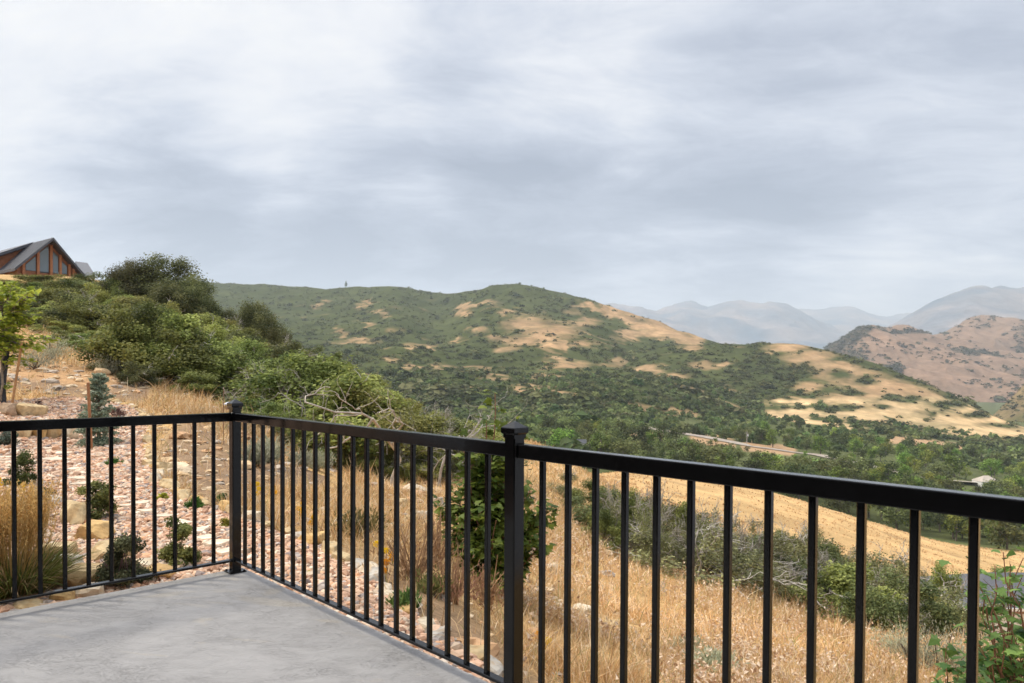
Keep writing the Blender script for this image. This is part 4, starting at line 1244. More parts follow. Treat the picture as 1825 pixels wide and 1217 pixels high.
st = []
rr = np.random.default_rng(5)
for k in range(26):
    px = 888 + rr.normal() * 52; top = 800 + abs(rr.normal()) * 95 if abs(px - 880) < 70 else 880 + abs(rr.normal()) * 60
    px = min(max(px, 800), 972)
    st.append(((rr.normal() * .08, rr.normal() * .08, -.05), rel(px, top, 6.3 + rr.normal() * .22, Pm)))
st += [((0, 0, .3), rel(878, 704, 6.3, Pm)), ((.05, 0, .3), rel(922, 755, 6.4, Pm)), ((.03, 0, .3), rel(868, 745, 6.2, Pm)), ((-.1, 0, .2), rel(800, 905, 6.2, Pm)), ((-.1, 0, .2), rel(812, 940, 6.1, Pm)), ((-.05, 0, .2), rel(840, 970, 6.0, Pm)), ((0, 0, .2), rel(850, 850, 6.3, Pm)), ((0, 0, .2), rel(980, 900, 6.4, Pm))]
sapling('maple_sapling', Pm, st, 17, .088, (.030, .075, .010), (.20, .29, .05), 61, 'bushy green maple sapling with a tall shoot behind the second post', 'maple', twig=.24, tw=11)
# right maple close to the rail
Pr = on_ground(1840, 4.3)
st = []
for q in ((1778, 985, 4.2), (1800, 1040, 4.3), (1738, 1035, 4.15), (1730, 1095, 4.1), (1760, 1080, 4.2), (1822, 1060, 4.4), (1850, 1000, 4.4), (1745, 1130, 4.0), (1775, 1150, 4.1), (1880, 1040, 4.4), (1800, 1105, 4.2), (1870, 1100, 4.2), (1815, 1175, 4.1), (1740, 1150, 4.2), (1755, 1060, 4.3), (1790, 1120, 4.0), (1840, 1130, 4.3), (1760, 1010, 4.2), (1795, 1000, 4.25), (1815, 1020, 4.3), (1735, 1060, 4.15), (1775, 1050, 4.2), (1830, 985, 4.3)):
    st.append(((rr.normal() * .05, rr.normal() * .05, 0), rel(*q, Pr)))
sapling('maple_sapling', Pr, st, 6, .076, (.035, .09, .022), (.24, .36, .09), 62, 'lobed leafed maple sapling with red stems at the right edge', 'maple', twig=.26, tw=9, srad=.008)
Pq = on_ground(1705, 4.0)
sapling('maple_sapling', Pq, [((0, 0, 0), rel(1682, 1158, 3.9, Pq)), ((0, 0, 0), rel(1700, 1190, 3.9, Pq)), ((0, 0, 0), rel(1725, 1195, 4., Pq)), ((0, 0, 0), rel(1690, 1215, 3.8, Pq))], 8, .075, (.03, .09, .025), (.15, .25, .06), 63,
        'small maple sprig poking up at the bottom between the last balusters', 'maple', twig=.12, tw=4, srad=.008)
Pq = on_ground(1775, 3.6)
sapling('maple_sapling', Pq, [((0, 0, 0), rel(1770, 1205, 3.6, Pq)), ((0, 0, 0), rel(1755, 1212, 3.5, Pq)), ((0, 0, 0), rel(1795, 1215, 3.5, Pq))], 8, .07, (.03, .09, .025), (.15, .25, .06), 64, 'lowest blue green maple shoot in the bottom right corner', 'maple', twig=.12, tw=4, srad=.008)

# staked young tree at far left, with its black trunk guard and stakes
Ps = ground_hit(5, 719); Ys_ = Ps[1]
st = []
for k in range(30):
    px = -10 + rr.normal() * 45; py = rr.uniform(500, 640)
    px = min(px, 85 - (640 - py) * .25)
    st.append(((0, 0, 1.5 + max(0, (600 - py) / F * Ys_) * .5), rel(px, py, Ys_ + rr.normal() * .5, Ps)))
st += [((0, 0, 1.5), rel(100, 604, Ys_, Ps)), ((0, 0, 1.4), rel(78, 622, Ys_ - .1, Ps)), ((0, 0, 1.6), rel(62, 560, Ys_, Ps)), ((0, 0, 1.4), rel(45, 645, Ys_, Ps)), ((0, 0, 1.6), rel(55, 520, Ys_, Ps)), ((0, 0, -.1), rel(12, 560, Ys_, Ps))]
tr = sapling('young_tree', Ps, st, 8, .125, (.17, .20, .02), (.56, .56, .09), 65, 'young staked tree with bright yellow green leaves and black trunk guard', 'tree', stemcol=(.25, .2, .15), twig=.32, lobed=False, srad=.022, tw=9)
m = MB(); e = np.array(rel(12, 625, Ys_, Ps)); tube(m, np.array([[0, 0, -.05], [e[0] * .1 - .02, 0, .4], [e[0] * .55, 0, .9], e]), [.075, .07, .065, .06], 10, np.array([.02, .022, .028]))
m.build('trunk_guard', M_generic, tr, True)


def stake(px0, py0, px1, py1, Y, w_, label, tone=(.36, .19, .08)):
    p0, p1 = at(px0, py0, Y), at(px1, py1, Y)
    root = empty('stake', p0)
    m = MB(); a = p0 * 0 - unit(p1 - p0) * .3
    tube(m, np.stack([a, (p1 - p0) * .5, p1 - p0]), [w_ / 2] * 3, 8, np.array(tone))
    o = m.build('pole', M_wood, root)
    return tag(root, label, 'stake')


s1 = stake(22, 718, 39, 611, Ys_ - .2, .05, 'leaning wooden stake tied to the young tree', (.42, .22, .09))
m = MB()
q0, q1 = at(-30, 636, Ys_), at(36, 635, Ys_)
tube(m, wiggle(q0, q1, 6, .05, rr), .012, 5, np.array([.02, .02, .02])); wt = m.build('tree_tie', M_generic); tag(wt, 'dark rubber tie strap between young tree and leaning stake', 'tree tie')
Pk = ground_hit(163, 801)
stake(163, 801, 157, 682, Pk[1] - .35, .045, 'brown rusty stake standing before the blue spruce', (.30, .13, .05))


# ---- blue spruce sapling
def spruce(base, H, W_, label):
    r = np.random.default_rng(77)
    root = empty('spruce', base); m = MB(); nd_ = MB()
    tube(m, np.array([[0, 0, -.05], [0, 0, H * .5], [0.01, 0, H * .98]]), [.03, .018, .004], 6, np.array([.16, .11, .08]))
    C_, N_, T_, S_ = [], [], [], []
    for k in range(120):
        t = r.uniform(.02, .98); th = r.uniform(0, 6.28)
        L = W_ / 2 * (1 - t) ** .75 * r.uniform(.7, 1.1) + .05
        p0 = np.array([0, 0, t * H]); d = np.array([np.cos(th), np.sin(th), .12 - .25 * (1 - t) + .5 * t])
        p1 = p0 + d * L
        tube(m, np.stack([p0, (p0 + p1) / 2 - Z * .02, p1]), [.008, .006, .003], 4, np.array([.2, .15, .1]))
        nn = int(42 * L / (W_ / 2) + 14)
        tt = r.uniform(.12, 1.05, (nn, 1)); p = p0 + (p1 - p0) * tt
        side = np.cross(d, Z); side /= np.linalg.norm(side)
        o = side * r.normal(size=(nn, 1)) * L * .16 * (1.1 - tt) * 2
        C_.append(p + o + r.normal(size=(nn, 3)) * .012); dirn = unit(d * .8 + r.normal(size=(nn, 3)) * .6); T_.append(dirn); N_.append(r.normal(size=(nn, 3)))
    C_, N_, T_ = map(np.concatenate, (C_, N_, T_)); n_ = len(C_)
    tone = r.uniform(0, 1, (n_, 1)); colr = np.array([.11, .155, .10]) * (1 - tone) + np.array([.40, .46, .33]) * tone
    leaves(nd_, C_, N_, .07, .026, colr, tan=T_, r=r)
    m.build('trunk', M_bark, root, True); nd_.build('needles', M_leaf, root)
    return tag(root, label, 'spruce')


Pz = ground_hit(176, 798)
spruce(Pz, (798 - 662) / F * Pz[1] * .97, 74 / F * Pz[1], 'small blue green spruce growing in the gravel beside its stake')


# ---- low garden plants
def shrublet(name, px, py, wpx, hpx, dark, light, label, cat, nleaf=1500, leaf=.03, spiky=0., mat=None, dry=None, aspect=.5, seed=0, group=None, shape='mound'):
    r = np.random.default_rng(1000 + seed + int(px) + int(py))
    P = ground_hit(px, py) if isinstance(py, (int, float)) else py
    s = P[1] / F; W_, H = wpx * s * 1.0, hpx * s * 1.12
    root = empty(name, P)
    nc_ = 22
    th = r.uniform(0, 6.28, nc_); q = np.sqrt(r.uniform(0, 1, nc_))
    cz = r.uniform(.15, .85, nc_) * (1 - .55 * q * q) * H
    C_ = np.stack([np.cos(th) * q * W_ * .42, np.sin(th) * q * W_ * .42, cz], 1)
    if name in ('juniper', 'thyme'):
        for j in range(7): C_[j] = [r.normal() * W_ * .2, r.normal() * W_ * .2, H * r.uniform(.85, 1.2)]
    m = MB()
    if spiky:
        n_ = nleaf
        b = np.stack([r.normal(size=n_) * W_ * .18, r.normal(size=n_) * W_ * .18, np.zeros(n_)], 1)
        d = unit(np.stack([b[:, 0] / W_ * 2.2 + r.normal(size=n_) * .22, b[:, 1] / W_ * 2.2 + r.normal(size=n_) * .22, np.ones(n_)], 1))
        hh = H * r.uniform(.3, 1., n_)
        tone = np.clip(r.normal(.5, .28, n_), 0, 1)[:, None]
        cc = np.asarray(dark) * (1 - tone) + np.asarray(light) * tone
        t = r.uniform(.3, 1, n_)[:, None]
        leaves(m, b + d * hh[:, None] * t, np.stack([r.normal(size=n_), r.normal(size=n_), r.normal(size=n_) * .3], 1), leaf * 2.2, leaf * .55, cc, tan=d + r.normal(size=(n_, 3)) * .25, r=r)
    else:
        crown_leaves(m, C_, np.full(nc_, .17 * (W_ + H) * .62), nleaf, leaf, leaf * .5, dark, light, r, flat=.8)
    v = m.v[-1]; v[:, 2] = np.maximum(v[:, 2], -.01)
    m.build('foliage', mat or M_leaf, root)
    m = MB()
    for k in range(14 if dry is None else 26):
        tgt = C_[r.integers(nc_)]
        if dry is not None: tgt = tgt * np.array([1.15, 1.15, 1]) + Z * H * r.uniform(.1, .45)
        tube(m, wiggle(np.array([r.normal() * W_ * .06, r.normal() * W_ * .06, -.02]), tgt, 5, .2, r), np.linspace(.006, .0025, 5) * max(H / .3, .5), 4, np.array(dry if dry is not None else (.14, .10, .07)))
    m.build('stem', M_bark, root, True)
    return tag(root, label, cat, group)


JD, JL = (.055, .08, .02), (.29, .33, .10)
shrublet('juniper', 176, 930, 54, 52, JD, JL, 'dark green juniper behind the ochre boulder', 'juniper', 2600, .03)
shrublet('juniper', 316, 1012, 66, 62, JD, (.26, .27, .08), 'dark green juniper beside the ochre block at the deck edge', 'juniper', 3600, .026)
shrublet('thyme', 218, 1048, 92, 66, (.045, .055, .025), (.20, .21, .10), 'dark shrub with dry purple stems beside the largest boulder', 'shrub', 5200, .022, dry=(.16, .10, .10))
shrublet('juniper', 35, 868, 56, 44, JD, (.13, .18, .045), 'olive juniper with yellow flowers behind the ornamental grass', 'juniper', 2600, .03)
shrublet('shrub', 82, 888, 26, 22, (.015, .05, .02), (.05, .12, .045), 'deep green broad leafed plant right of the ornamental grass', 'shrub', 500, .045)
shrublet('cushion_plant', 200, 831, 36, 18, (.03, .08, .012), (.10, .19, .03), 'small dark green cushion plant higher in the gravel', 'cushion plant', 1500, .022)
shrublet('cushion_plant', 348, 909, 38, 24, (.025, .08, .012), (.09, .20, .025), 'bright green cushion plant left of the corner post', 'cushion plant', 2000, .018)
shrublet('sedum', 290, 894, 22, 16, (.20, .20, .02), (.46, .42, .05), 'yellow sedum tuft in the gravel between the two cushions', 'sedum', 700, .022)
shrublet('sedum', 402, 942, 20, 22, (.18, .17, .03), (.40, .35, .06), 'yellow sedum tuft hard left of the corner post', 'sedum', 700, .02)
shrublet('sedum', 552, 1032, 20, 18, (.26, .25, .02), (.52, .48, .06), 'yellow sedum tuft in the gravel strip right of the corner post', 'sedum', 700, .016)
shrublet('barberry', 68, 731, 30, 18, (.05, .022, .018), (.13, .06, .045), 'low dark maroon plant below the leaning stake', 'shrub', 700, .035)
shrublet('barberry', 206, 744, 36, 20, (.06, .025, .025), (.16, .075, .06), 'low dark maroon plant at the foot of the spruce', 'shrub', 800, .035)
shrublet('lavender', 4, 797, 46, 44, (.05, .075, .045), (.17, .20, .16), 'grey green lavender bush at the left edge under the rail', 'lavender', 1800, .035)
shrublet('weed', 395, 893, 20, 14, (.04, .09, .02), (.12, .19, .05), 'green weed tuft outside the border stones by the corner post', 'weed', 400, .03)
shrublet('weed', 722, 1088, 30, 34, (.05, .09, .02), (.17, .22, .06), 'green weed growing outside the border stones mid railing', 'weed', 700, .022, spiky=1)
shrublet('weed', 770, 1060, 36, 44, (.09, .10, .03), (.24, .22, .08), 'olive weed outside the border stones near the dry stalks', 'weed', 600, .02, spiky=1)
shrublet('weed', 640, 955, 60, 50, (.12, .13, .04), (.32, .28, .09), 'pale olive weed with tiny yellow flowers on the bare slope', 'weed', 1400, .02, spiky=1)
# silvery sagebrush
SD, SL = (.22, .23, .14), (.56, .56, .40)
SAGE = [(60, 658, 75, 46, 'broad pale sagebrush above the bare bank behind the stakes'), (96, 642, 30, 52, 'upright pale sagebrush left of the thicket'), (456, 830, 26, 44, 'silvery sagebrush just right of the corner post'), (480, 826, 22, 48, 'tall silvery sagebrush second right of the corner post'), (535, 832, 26, 28, 'low silvery sagebrush with straw around it'),
        (566, 838, 24, 38, 'silvery sagebrush fourth from the corner post'), (195, 668, 26, 40, 'small pale sagebrush behind the spruce tip'), (1158, 1000, 26, 40, 'small pale sagebrush at the lower edge of the right thicket'), (1640, 1190, 90, 84, 'pale sagebrush left in the low right patch'), (1692, 1200, 100, 84, 'pale sagebrush in the middle of the low right patch'),
        (1750, 1213, 90, 76, 'pale sagebrush right in the low right patch'), (1600, 1170, 56, 56, 'small pale sagebrush leftmost in the low right patch'), (1270, 1200, 60, 44, 'grey sagebrush sprawling at the bottom of the straw slope'), (1225, 1165, 40, 30, 'low grey sagebrush above the sprawling one')]
for k, (px, py, wpx, hpx, lab) in enumerate(SAGE):
    shrublet('sagebrush', px, py, wpx, hpx, SD, SL, lab, 'sagebrush', 1500, .035 if py < 900 else .02, spiky=1, group='sagebrush on the dry slope', seed=k)
# dried red-brown stalks behind the strip
for k, (px, py, wpx, hpx, lab) in enumerate(((735, 1035, 100, 105, 'tall dry red brown weed stalks left of the maple'), (810, 1075, 80, 84, 'dense dry red brown weed clump below the maple'), (870, 1085, 70, 76, 'drooping dry red brown weeds beside the second post'), (775, 1010, 60, 90, 'thin dry weed stalks before the stone heap'))):
    shrublet('dry_weed', px, py, wpx, hpx, (.21, .12, .06), (.44, .29, .15), lab, 'dry weed', 420, .016, spiky=1, dry=(.34, .20, .10), seed=40 + k, mat=M_grass)


# ---- tall ornamental grass
def blade_set(mb, base, d, L, w_, droop, colr, r, nseg=5):
    n_ = len(base)
    t = np.linspace(0, 1, nseg + 1)
    dirh = unit(d * np.array([1, 1, 0]) + 1e-6)
    side = np.cross(unit(d), unit(r.normal(size=(n_, 3))))
    side = unit(side)
    V = []
    for k, tk in enumerate(t):
        p = base + d * (L * tk)[:, None] + dirh * (droop * L * tk ** 2.2)[:, None] * .6 - Z * (droop * L * tk ** 2.5)[:, None] * .75
        ww = (w_ * (1 - tk ** 2) + w_ * .05)[:, None] * .5
        V += [p - side * ww, p + side * ww]
    V = np.stack(V, 1)
    m_ = 2 * (nseg + 1)
    f = np.array([[2 * k, 2 * k + 1, 2 * k + 3, 2 * k + 2] for k in range(nseg)])
    f = (f[None] + np.arange(n_)[:, None, None] * m_).reshape(-1, 4)
    tipc = np.repeat(colr, m_, 0)
    mb.add(V.reshape(-1, 3), f, tipc)


def ornamental(px, py, H, W_, label, seed):
    r = np.random.default_rng(seed); P = ground_hit(px, py); root = empty('ornamental_grass', P)
    n_ = 1500
    th = r.uniform(0, 6.28, n_); q = np.sqrt(r.uniform(0, 1, n_)) * W_ * .16
    b = np.stack([np.cos(th) * q, np.sin(th) * q, np.full(n_, -.02)], 1)
    lean = r.uniform(.12, .75, n_)
    d = unit(np.stack([np.cos(th) * lean, np.sin(th) * lean, np.ones(n_)], 1))
    tone = r.uniform(0, 1, (n_, 1)); cc = np.array([.05, .085, .015]) * (1 - tone) + np.array([.22, .24, .06]) * tone
    dry_ = (r.uniform(size=n_) < .25)[:, None]; cc = np.where(dry_, np.array([.40, .30, .15]) * r.uniform(.7, 1.1, (n_, 1)), cc)
    m = MB(); blade_set(m, b, d, H * r.uniform(.45, .78, n_), r.uniform(.004, .008, n_), r.uniform(.15, .75, n_), cc, r); m.build('leaves', M_leaf, root)
    n_ = 420
    th = r.uniform(0, 6.28, n_); q = np.sqrt(r.uniform(0, 1, n_)) * W_ * .15
    b = np.stack([np.cos(th) * q, np.sin(th) * q, np.full(n_, -.02)], 1); lean = r.uniform(0, .22, n_)
    d = unit(np.stack([np.cos(th) * lean, np.sin(th) * lean, np.ones(n_)], 1)); L = H * r.uniform(.8, 1.08, n_)
    cc = np.array([.62, .41, .15]) * r.uniform(.75, 1.2, (n_, 1))
    m = MB(); blade_set(m, b, d, L, np.full(n_, .0035), r.uniform(0, .1, n_), cc, r)
    tip = b + d * L[:, None]; nn = 26                       # narrow seed plumes
    k = np.repeat(np.arange(n_), nn); t = r.uniform(0, 1, len(k))[:, None]
    c = tip[k] - d[k] * t * H * .38 + r.normal(size=(len(k), 3)) * .004
    leaves(m, c, r.normal(size=(len(k), 3)), .022, .006, cc[k] * r.uniform(.8, 1.25, (len(k), 1)), tan=d[k] + r.normal(size=(len(k), 3)) * .25, r=r)
    m.build('seed_plumes', M_grass, root)
    return tag(root, label, 'grass')


ornamental(24, 1068, 205 / F * 4.0, .74, 'tall ornamental grass with golden plumes beside the rockery', 7)
ornamental(-60, 1075, 190 / F * 3.6, .55, 'second clump of golden plumed grass cut by the left edge', 8)
shrublet('fountain_grass', 62, 935, 40, 86, (.30, .24, .14), (.62, .54, .38), 'pale feathery grass plumes leaning right behind the golden grass', 'grass', 500, .02, spiky=1, dry=(.5, .42, .28))

# ---- dry grass on the slopes (uncountable)
N = 210000
pxs = rng.uniform(-60, 1960, N * 2); Yg = np.exp(rng.uniform(math.log(2.6), math.log(60), N * 2))
P = at(pxs, 800, Yg); x, y = P[:, 0], P[:, 1]; z = ground_z(x, y)
px, py = to_px(np.stack([x, y, z], -1))
dens = np.ones_like(x) * .9
dens[inpoly(x, y, garden)] = .0
dens[on_deck(x, y, .12)] = 0
n_ = fbm(x * .8, y * .8, 3)
bare = np.maximum(np.maximum(capsule(px, py, 0, 672, 250, 690, 30) * (y < 26), capsule(px, py, 330, 800, 400, 850, 55) * (y < 15)), capsule(px, py, 440, 845, 590, 860, 25) * (y < 16))
strip = ((x - C0[0]) * -B[0] + (y - C0[1]) * -B[1])
bare = np.maximum(bare, (1 - smooth(.9, 2.0, strip + n_ * .8)) * (px > 520))
dens *= (1 - .93 * bare) * np.clip(.62 + n_ * 1.1 + .9 * fbm(x * 2.2, y * 2.2, 2), .04, 1)
dens *= np.where((py > 690) & (py < 745) & (px > 200) & (px < 420), 1.6, 1)
keep = rng.uniform(size=len(x)) < dens
x, y, z, px = x[keep][:N], y[keep][:N], z[keep][:N], px[keep][:N]; n = len(x)
hh = rng.lognormal(math.log(.15), .42, n) * np.clip(.55 + y / 22, .6, 1.5) * (1 + .5 * (fbm(x * .6, y * .6, 2)))
hh *= np.clip(1 + 1.3 * fbm(x * 1.1 + 9, y * 1.1, 3), .35, 2.2)
hh = np.clip(hh, .04, .7)
ww = np.maximum(.0045, y * .00085)
th = rng.uniform(0, 6.28, n); lean = np.abs(rng.normal(0, .7, n))
d = unit(np.stack([np.cos(th) * lean, np.sin(th) * lean, np.ones(n)], 1))
pal = np.array([(.60, .43, .19), (.67, .51, .26), (.52, .345, .14), (.74, .62, .40), (.38, .245, .105), (.36, .31, .12), (.25, .27, .09)])
cc = pal[rng.choice(7, n, p=[.26, .20, .17, .16, .12, .06, .03])] * rng.uniform(.75, 1.2, (n, 1)) * (1 + .5 * fbm(x * .25, y * .25, 2)[:, None])
gm_ = MB(); blade_set(gm_, np.stack([x, y, z - .01], 1), d, hh, ww, rng.uniform(0, .45, n), cc, rng, 2)
# curled pale seed heads and dead leaves among the straw
k = np.where((px > 930) & (y < 24) & (rng.uniform(size=n) < 0.7 * smooth(-.05, .3, fbm(x * .9 + 40, y * .9, 2))))[0]
c = np.stack([x[k], y[k], z[k] + hh[k] * rng.uniform(.05, .8, len(k))], 1) + rng.normal(size=(len(k), 3)) * .04
hp = np.array([(.70, .56, .37), (.62, .46, .28), (.42, .28, .15), (.76, .65, .48)])[rng.integers(0, 4, len(k))]
leaves(gm_, c, rng.normal(size=(len(k), 3)), np.maximum(.042, y[k] * .0042), np.maximum(.026, y[k] * .0027), hp, fold=.4)
nf = 26000
pxs = rng.uniform(900, 1980, nf); Yf = np.exp(rng.uniform(math.log(48), math.log(172), nf)); P = at(pxs, 800, Yf); P[:, 2] = ground_z(P[:, 0], P[:, 1])
kf = rng.uniform(size=nf) < np.clip(.45 + 1.2 * fbm(P[:, 0] * .06, P[:, 1] * .12, 4), .05, 1); P = P[kf]; nf = len(P)
hs = rng.uniform(.10, .24, nf) * (1 + .6 * smooth(150, 172, P[:, 1])); tc_ = rng.uniform(0, 1, (nf, 1))
leaves(gm_, P + Z * (hs * .4)[:, None], rng.normal(size=(nf, 3)) * np.array([1, 1, .3]), hs * 1.2, hs * 1.3, np.array([.50, .345, .165]) * (1 - tc_) + np.array([.66, .48, .235]) * tc_, tan=np.tile(Z, (nf, 1)) + rng.normal(size=(nf, 3)) * .4)
dg = gm_.build('dry_grass', M_grass); tag(dg, 'golden dry grass and seed heads covering the slope', 'dry grass', kind='stuff')

# yellow wildflowers
FLW = [(459, 862), (457, 880), (491, 867), (536, 896), (534, 907), (556, 922), (960, 1128), (973, 1141), (677, 968), (690, 1000), (700, 985), (8, 853), (44, 863), (60, 902)]
for k, (px, py) in enumerate(FLW):
    Y = ground_hit(px, py + 22)[1]; P = on_ground(px, Y); Hf = max(at(px, py, Y)[2] - P[2], .06)
    r = np.random.default_rng(1200 + k)
    root = empty('wildflower', P); m = MB(); tube(m, wiggle(np.zeros(3), np.array([0, 0, Hf]), 4, .1, r), .003, 4, np.array([.12, .16, .04])); m.build('stem', M_generic, root)
    m = MB(); nn = 9; th = np.arange(nn) * 6.28 / nn
    for q in range(2):
        o = np.array([r.normal() * .02, r.normal() * .02, Hf - q * .05]); dv = np.stack([np.cos(th), -np.ones(nn) * .5, np.sin(th)], 1)
        leaves(m, o + dv * .016, np.tile([0, -1., .5], (nn, 1)), .03, .018, np.tile([.75, .42, .01], (nn, 1)) * r.uniform(.85, 1.1), tan=dv, r=r)
    m.build('petals', M_leaf_bright, root)
    where = 'on the bare slope right of the corner post' if 440 < px < 600 else ('among dry stalks near the gravel strip' if 600 < px < 720 else ('just right of the second post' if px > 900 else 'above the ornamental grass'))
    tag(root, f'yellow wildflower on a thin stem {where}', 'wildflower', 'yellow wildflowers')

# thin rusty rod with a small lamp behind the corner post
Pp = ground_hit(399, 792)
root = empty('garden_rod', Pp); L_ = at(398, 690, Pp[1])[2] - Pp[2]
m = MB(); tube(m, np.array([[0, 0, -.1], [-.01, 0, L_ * .5], [0, 0, L_]]), .006, 6, np.array([.18, .09, .05])); m.build('rod', M_generic, root)
m = MB(); hz_ = at(405, 719, Pp[1])[2] - Pp[2]
th = np.arange(10) * 6.283 / 10
for z0, r0, z1, r1 in ((hz_ - .10, .03, hz_ - .08, .05), (hz_ - .03, .02, hz_ - .01, .075), (hz_ - .01, .075, hz_ + .02, .03), (hz_ + .02, .03, hz_ + .03, .0)):
    q = np.concatenate([np.stack([np.cos(th) * r0 + .07, np.sin(th) * r0, np.full(10, z0)], 1), np.stack([np.cos(th) * r1 + .07, np.sin(th) * r1, np.full(10, z1)], 1)])
    m.add(q, [[i_, (i_ + 1) % 10, 10 + (i_ + 1) % 10, 10 + i_] for i_ in range(10)], np.array([.45, .45, .48]) if z0 > hz_ - .05 else np.array([.25, .12, .06]))
tube(m, np.array([[.07, 0, hz_ - .09], [.07, 0, hz_ - .02]]), .012, 6, np.array([.2, .12, .08])); tube(m, np.array([[0, 0, hz_ - .06], [.07, 0, hz_ - .06]]), .006, 5, np.array([.18, .09, .05]))
m.build('lamp_head', M_generic, root); tag(root, 'thin rusty garden rod with a small capped light behind the corner post', 'garden light')
# ------------------------------------------------------------------ valley road
ROAD = [(1150, 763), (1180, 768), (1215, 774), (1250, 779), (1290, 787), (1330, 795), (1370, 800), (1410, 806), (1450, 811), (1490, 819), (1530, 828), (1580, 839), (1620, 848), (1665, 857), (1720, 862), (1775, 865), (1825, 871), (1920, 886), (2050, 905)]
rp = np.array([ground_hit(a_, b_, 150) for a_, b_ in ROAD])
tt = np.linspace(0, len(rp) - 1, 160); rp = np.stack([np.interp(tt, np.arange(len(rp)), rp[:, k]) for k in range(3)], 1)
for _ in range(12): rp[1:-1] = (rp[:-2] + 2 * rp[1:-1] + rp[2:]) / 4
tg = unit(np.gradient(rp, axis=0)); sd_ = unit(np.cross(tg, Z))
M_road = plain_mat('pale_gravel_road', (.33, .275, .22), .95, .4, .3)
rows = []
for o in (-1, -.33, .33, 1):
    q = rp + sd_ * o * 3.6; q[:, 2] = np.maximum.reduce([ground_z((rp + sd_ * e * 4.2)[:, 0], (rp + sd_ * e * 4.2)[:, 1]) for e in (-1, 0, 1)]) + .35
    rows.append(q)
R_ = np.stack(rows, 0)
road = MB().add(R_, grid_faces(*R_.shape[:2])).build('road', M_road, smooth_faces=True); tag(road, 'pale country road crossing the wooded valley floor', 'road', kind='structure')
road_xy = rp[:, :2]


# ------------------------------------------------------------------ trees on the valley floor
def tree_proto(seed, H, Wd, nclump, nleaf, leaf, dark, light, tall=False):
    r = np.random.default_rng(seed); root = empty('valley_tree', (0, 0, 0))
    C_ = []
    while len(C_) < nclump:
        p = r.uniform(-1, 1, 3)
        if (p ** 2).sum() > 1: continue
        C_.append((p[0] * Wd * .38, p[1] * Wd * .38, H * (.55 + .36 * p[2]) if not tall else H * (.53 + .42 * p[2])))
    C_ = np.array(C_); R_ = r.uniform(.13, .22, nclump) * Wd
    m = MB(); crown_leaves(m, C_, R_, nleaf, leaf, leaf * .7, dark, light, r, up=.45); m.build('crown', M_far_leaf, root)
    m = MB(); tube(m, wiggle(np.array([0, 0, -.6]), np.array([0, 0, H * .6]), 6, .1, r), np.linspace(.28, .1, 6) * H / 9, 5, np.array([.16, .13, .10]))
    for k in range(5):
        tube(m, wiggle(np.array([0, 0, H * r.uniform(.2, .4)]), C_[r.integers(nclump)], 5, .2, r), np.linspace(.12, .03, 5) * H / 9, 4, np.array([.18, .15, .12]))
    m.build('trunk', M_bark, root, True)
    return root


TP = {'dark': [tree_proto(201 + k, 8, 9, 16, 900, .62, (.039, .055, .018), (.140, .161, .056)) for k in range(2)],
      'olive': [tree_proto(211 + k, 7, 8.5, 15, 850, .6, (.072, .091, .029), (.217, .238, .084)) for k in range(2)],
      'green': [tree_proto(221 + k, 9, 8, 16, 950, .6, (.072, .130, .023), (.238, .336, .063)) for k in range(2)],
      'yellow': [tree_proto(231 + k, 9, 7.5, 15, 900, .55, (.143, .195, .033), (.406, .434, .098)) for k in range(2)],
      'tall': [tree_proto(241, 13, 6, 15, 900, .55, (.078, .124, .026), (.252, .308, .084), True)]}
tl = {'dark': 'dark green rounded tree', 'olive': 'dull olive green tree', 'green': 'fresh green leafy tree', 'yellow': 'yellow green tree', 'tall': 'tall narrow green tree'}
tused = set(); tcnt = {k: 0 for k in TP}


def put_tree(P, H, kind, label=None, wf=1.):
    src = TP[kind][tcnt[kind] % len(TP[kind])]; tcnt[kind] += 1
    o = src if src.name not in tused else copy_tree(src)
    tused.add(src.name)
    h0 = {'dark': 8, 'olive': 7, 'green': 9, 'yellow': 9, 'tall': 13}[kind]
    s = H / h0
    o.location = (P[0], P[1], P[2] - .2); o.scale = (s * wf, s * wf, s); o.rotation_euler = (0, 0, rng.uniform(0, 6.28))
    if label is None:
        px = float(to_px(P)[0]); Y = P[1]
        where = 'along the golden field edge' if Y < 215 else ('before the valley road' if Y < 400 else 'under the golden spur')
        side = 'below the second post' if px < 1150 else ('mid valley' if px < 1500 else 'toward the valley\'s right end')
        label = f'{tl[kind]} {where} {side}'
    tag(o, label, 'tree', 'trees of the valley floor')


NAMED = [(1377, 797, 34, 'green', 'round bright green tree alone beside the pale road', 1.), (1462, 812, 40, 'green', 'largest bright green tree right of the lawn by the road', 1.1), (1487, 785, 26, 'yellow', 'small yellow green tree below the golden meadow', .8), (1424, 768, 26, 'dark', 'single dark tree standing in golden grass above the wood', .9),
         (1612, 838, 34, 'green', 'broad fresh green tree above the white valley house', 1.2), (1650, 832, 42, 'yellow', 'tall yellow green tree above the white valley house', 1.1), (1700, 850, 44, 'green', 'wide leaf green tree left of the white valley house', 1.3), (1772, 855, 34, 'tall', 'pale trunked tree right behind the white valley house', .7), (1068, 812, 40, 'green', 'rounded green tree right above the far rail near second post', 1.1),
         (1110, 818, 36, 'olive', 'grey olive rounded tree above the far rail', 1.2), (1150, 790, 34, 'dark', 'dark tree at the end of the bare track', 1.), (1690, 930, 40, 'olive', 'brownish olive tree under the rail at the field edge', 1.2), (1780, 960, 44, 'olive', 'tan olive tree at the right field edge', 1.3)]
for px, py, hp_, kind, lab, wf in NAMED:
    P = ground_hit(px, py, 140); put_tree(P, hp_ * P[1] / F, kind, lab, wf)
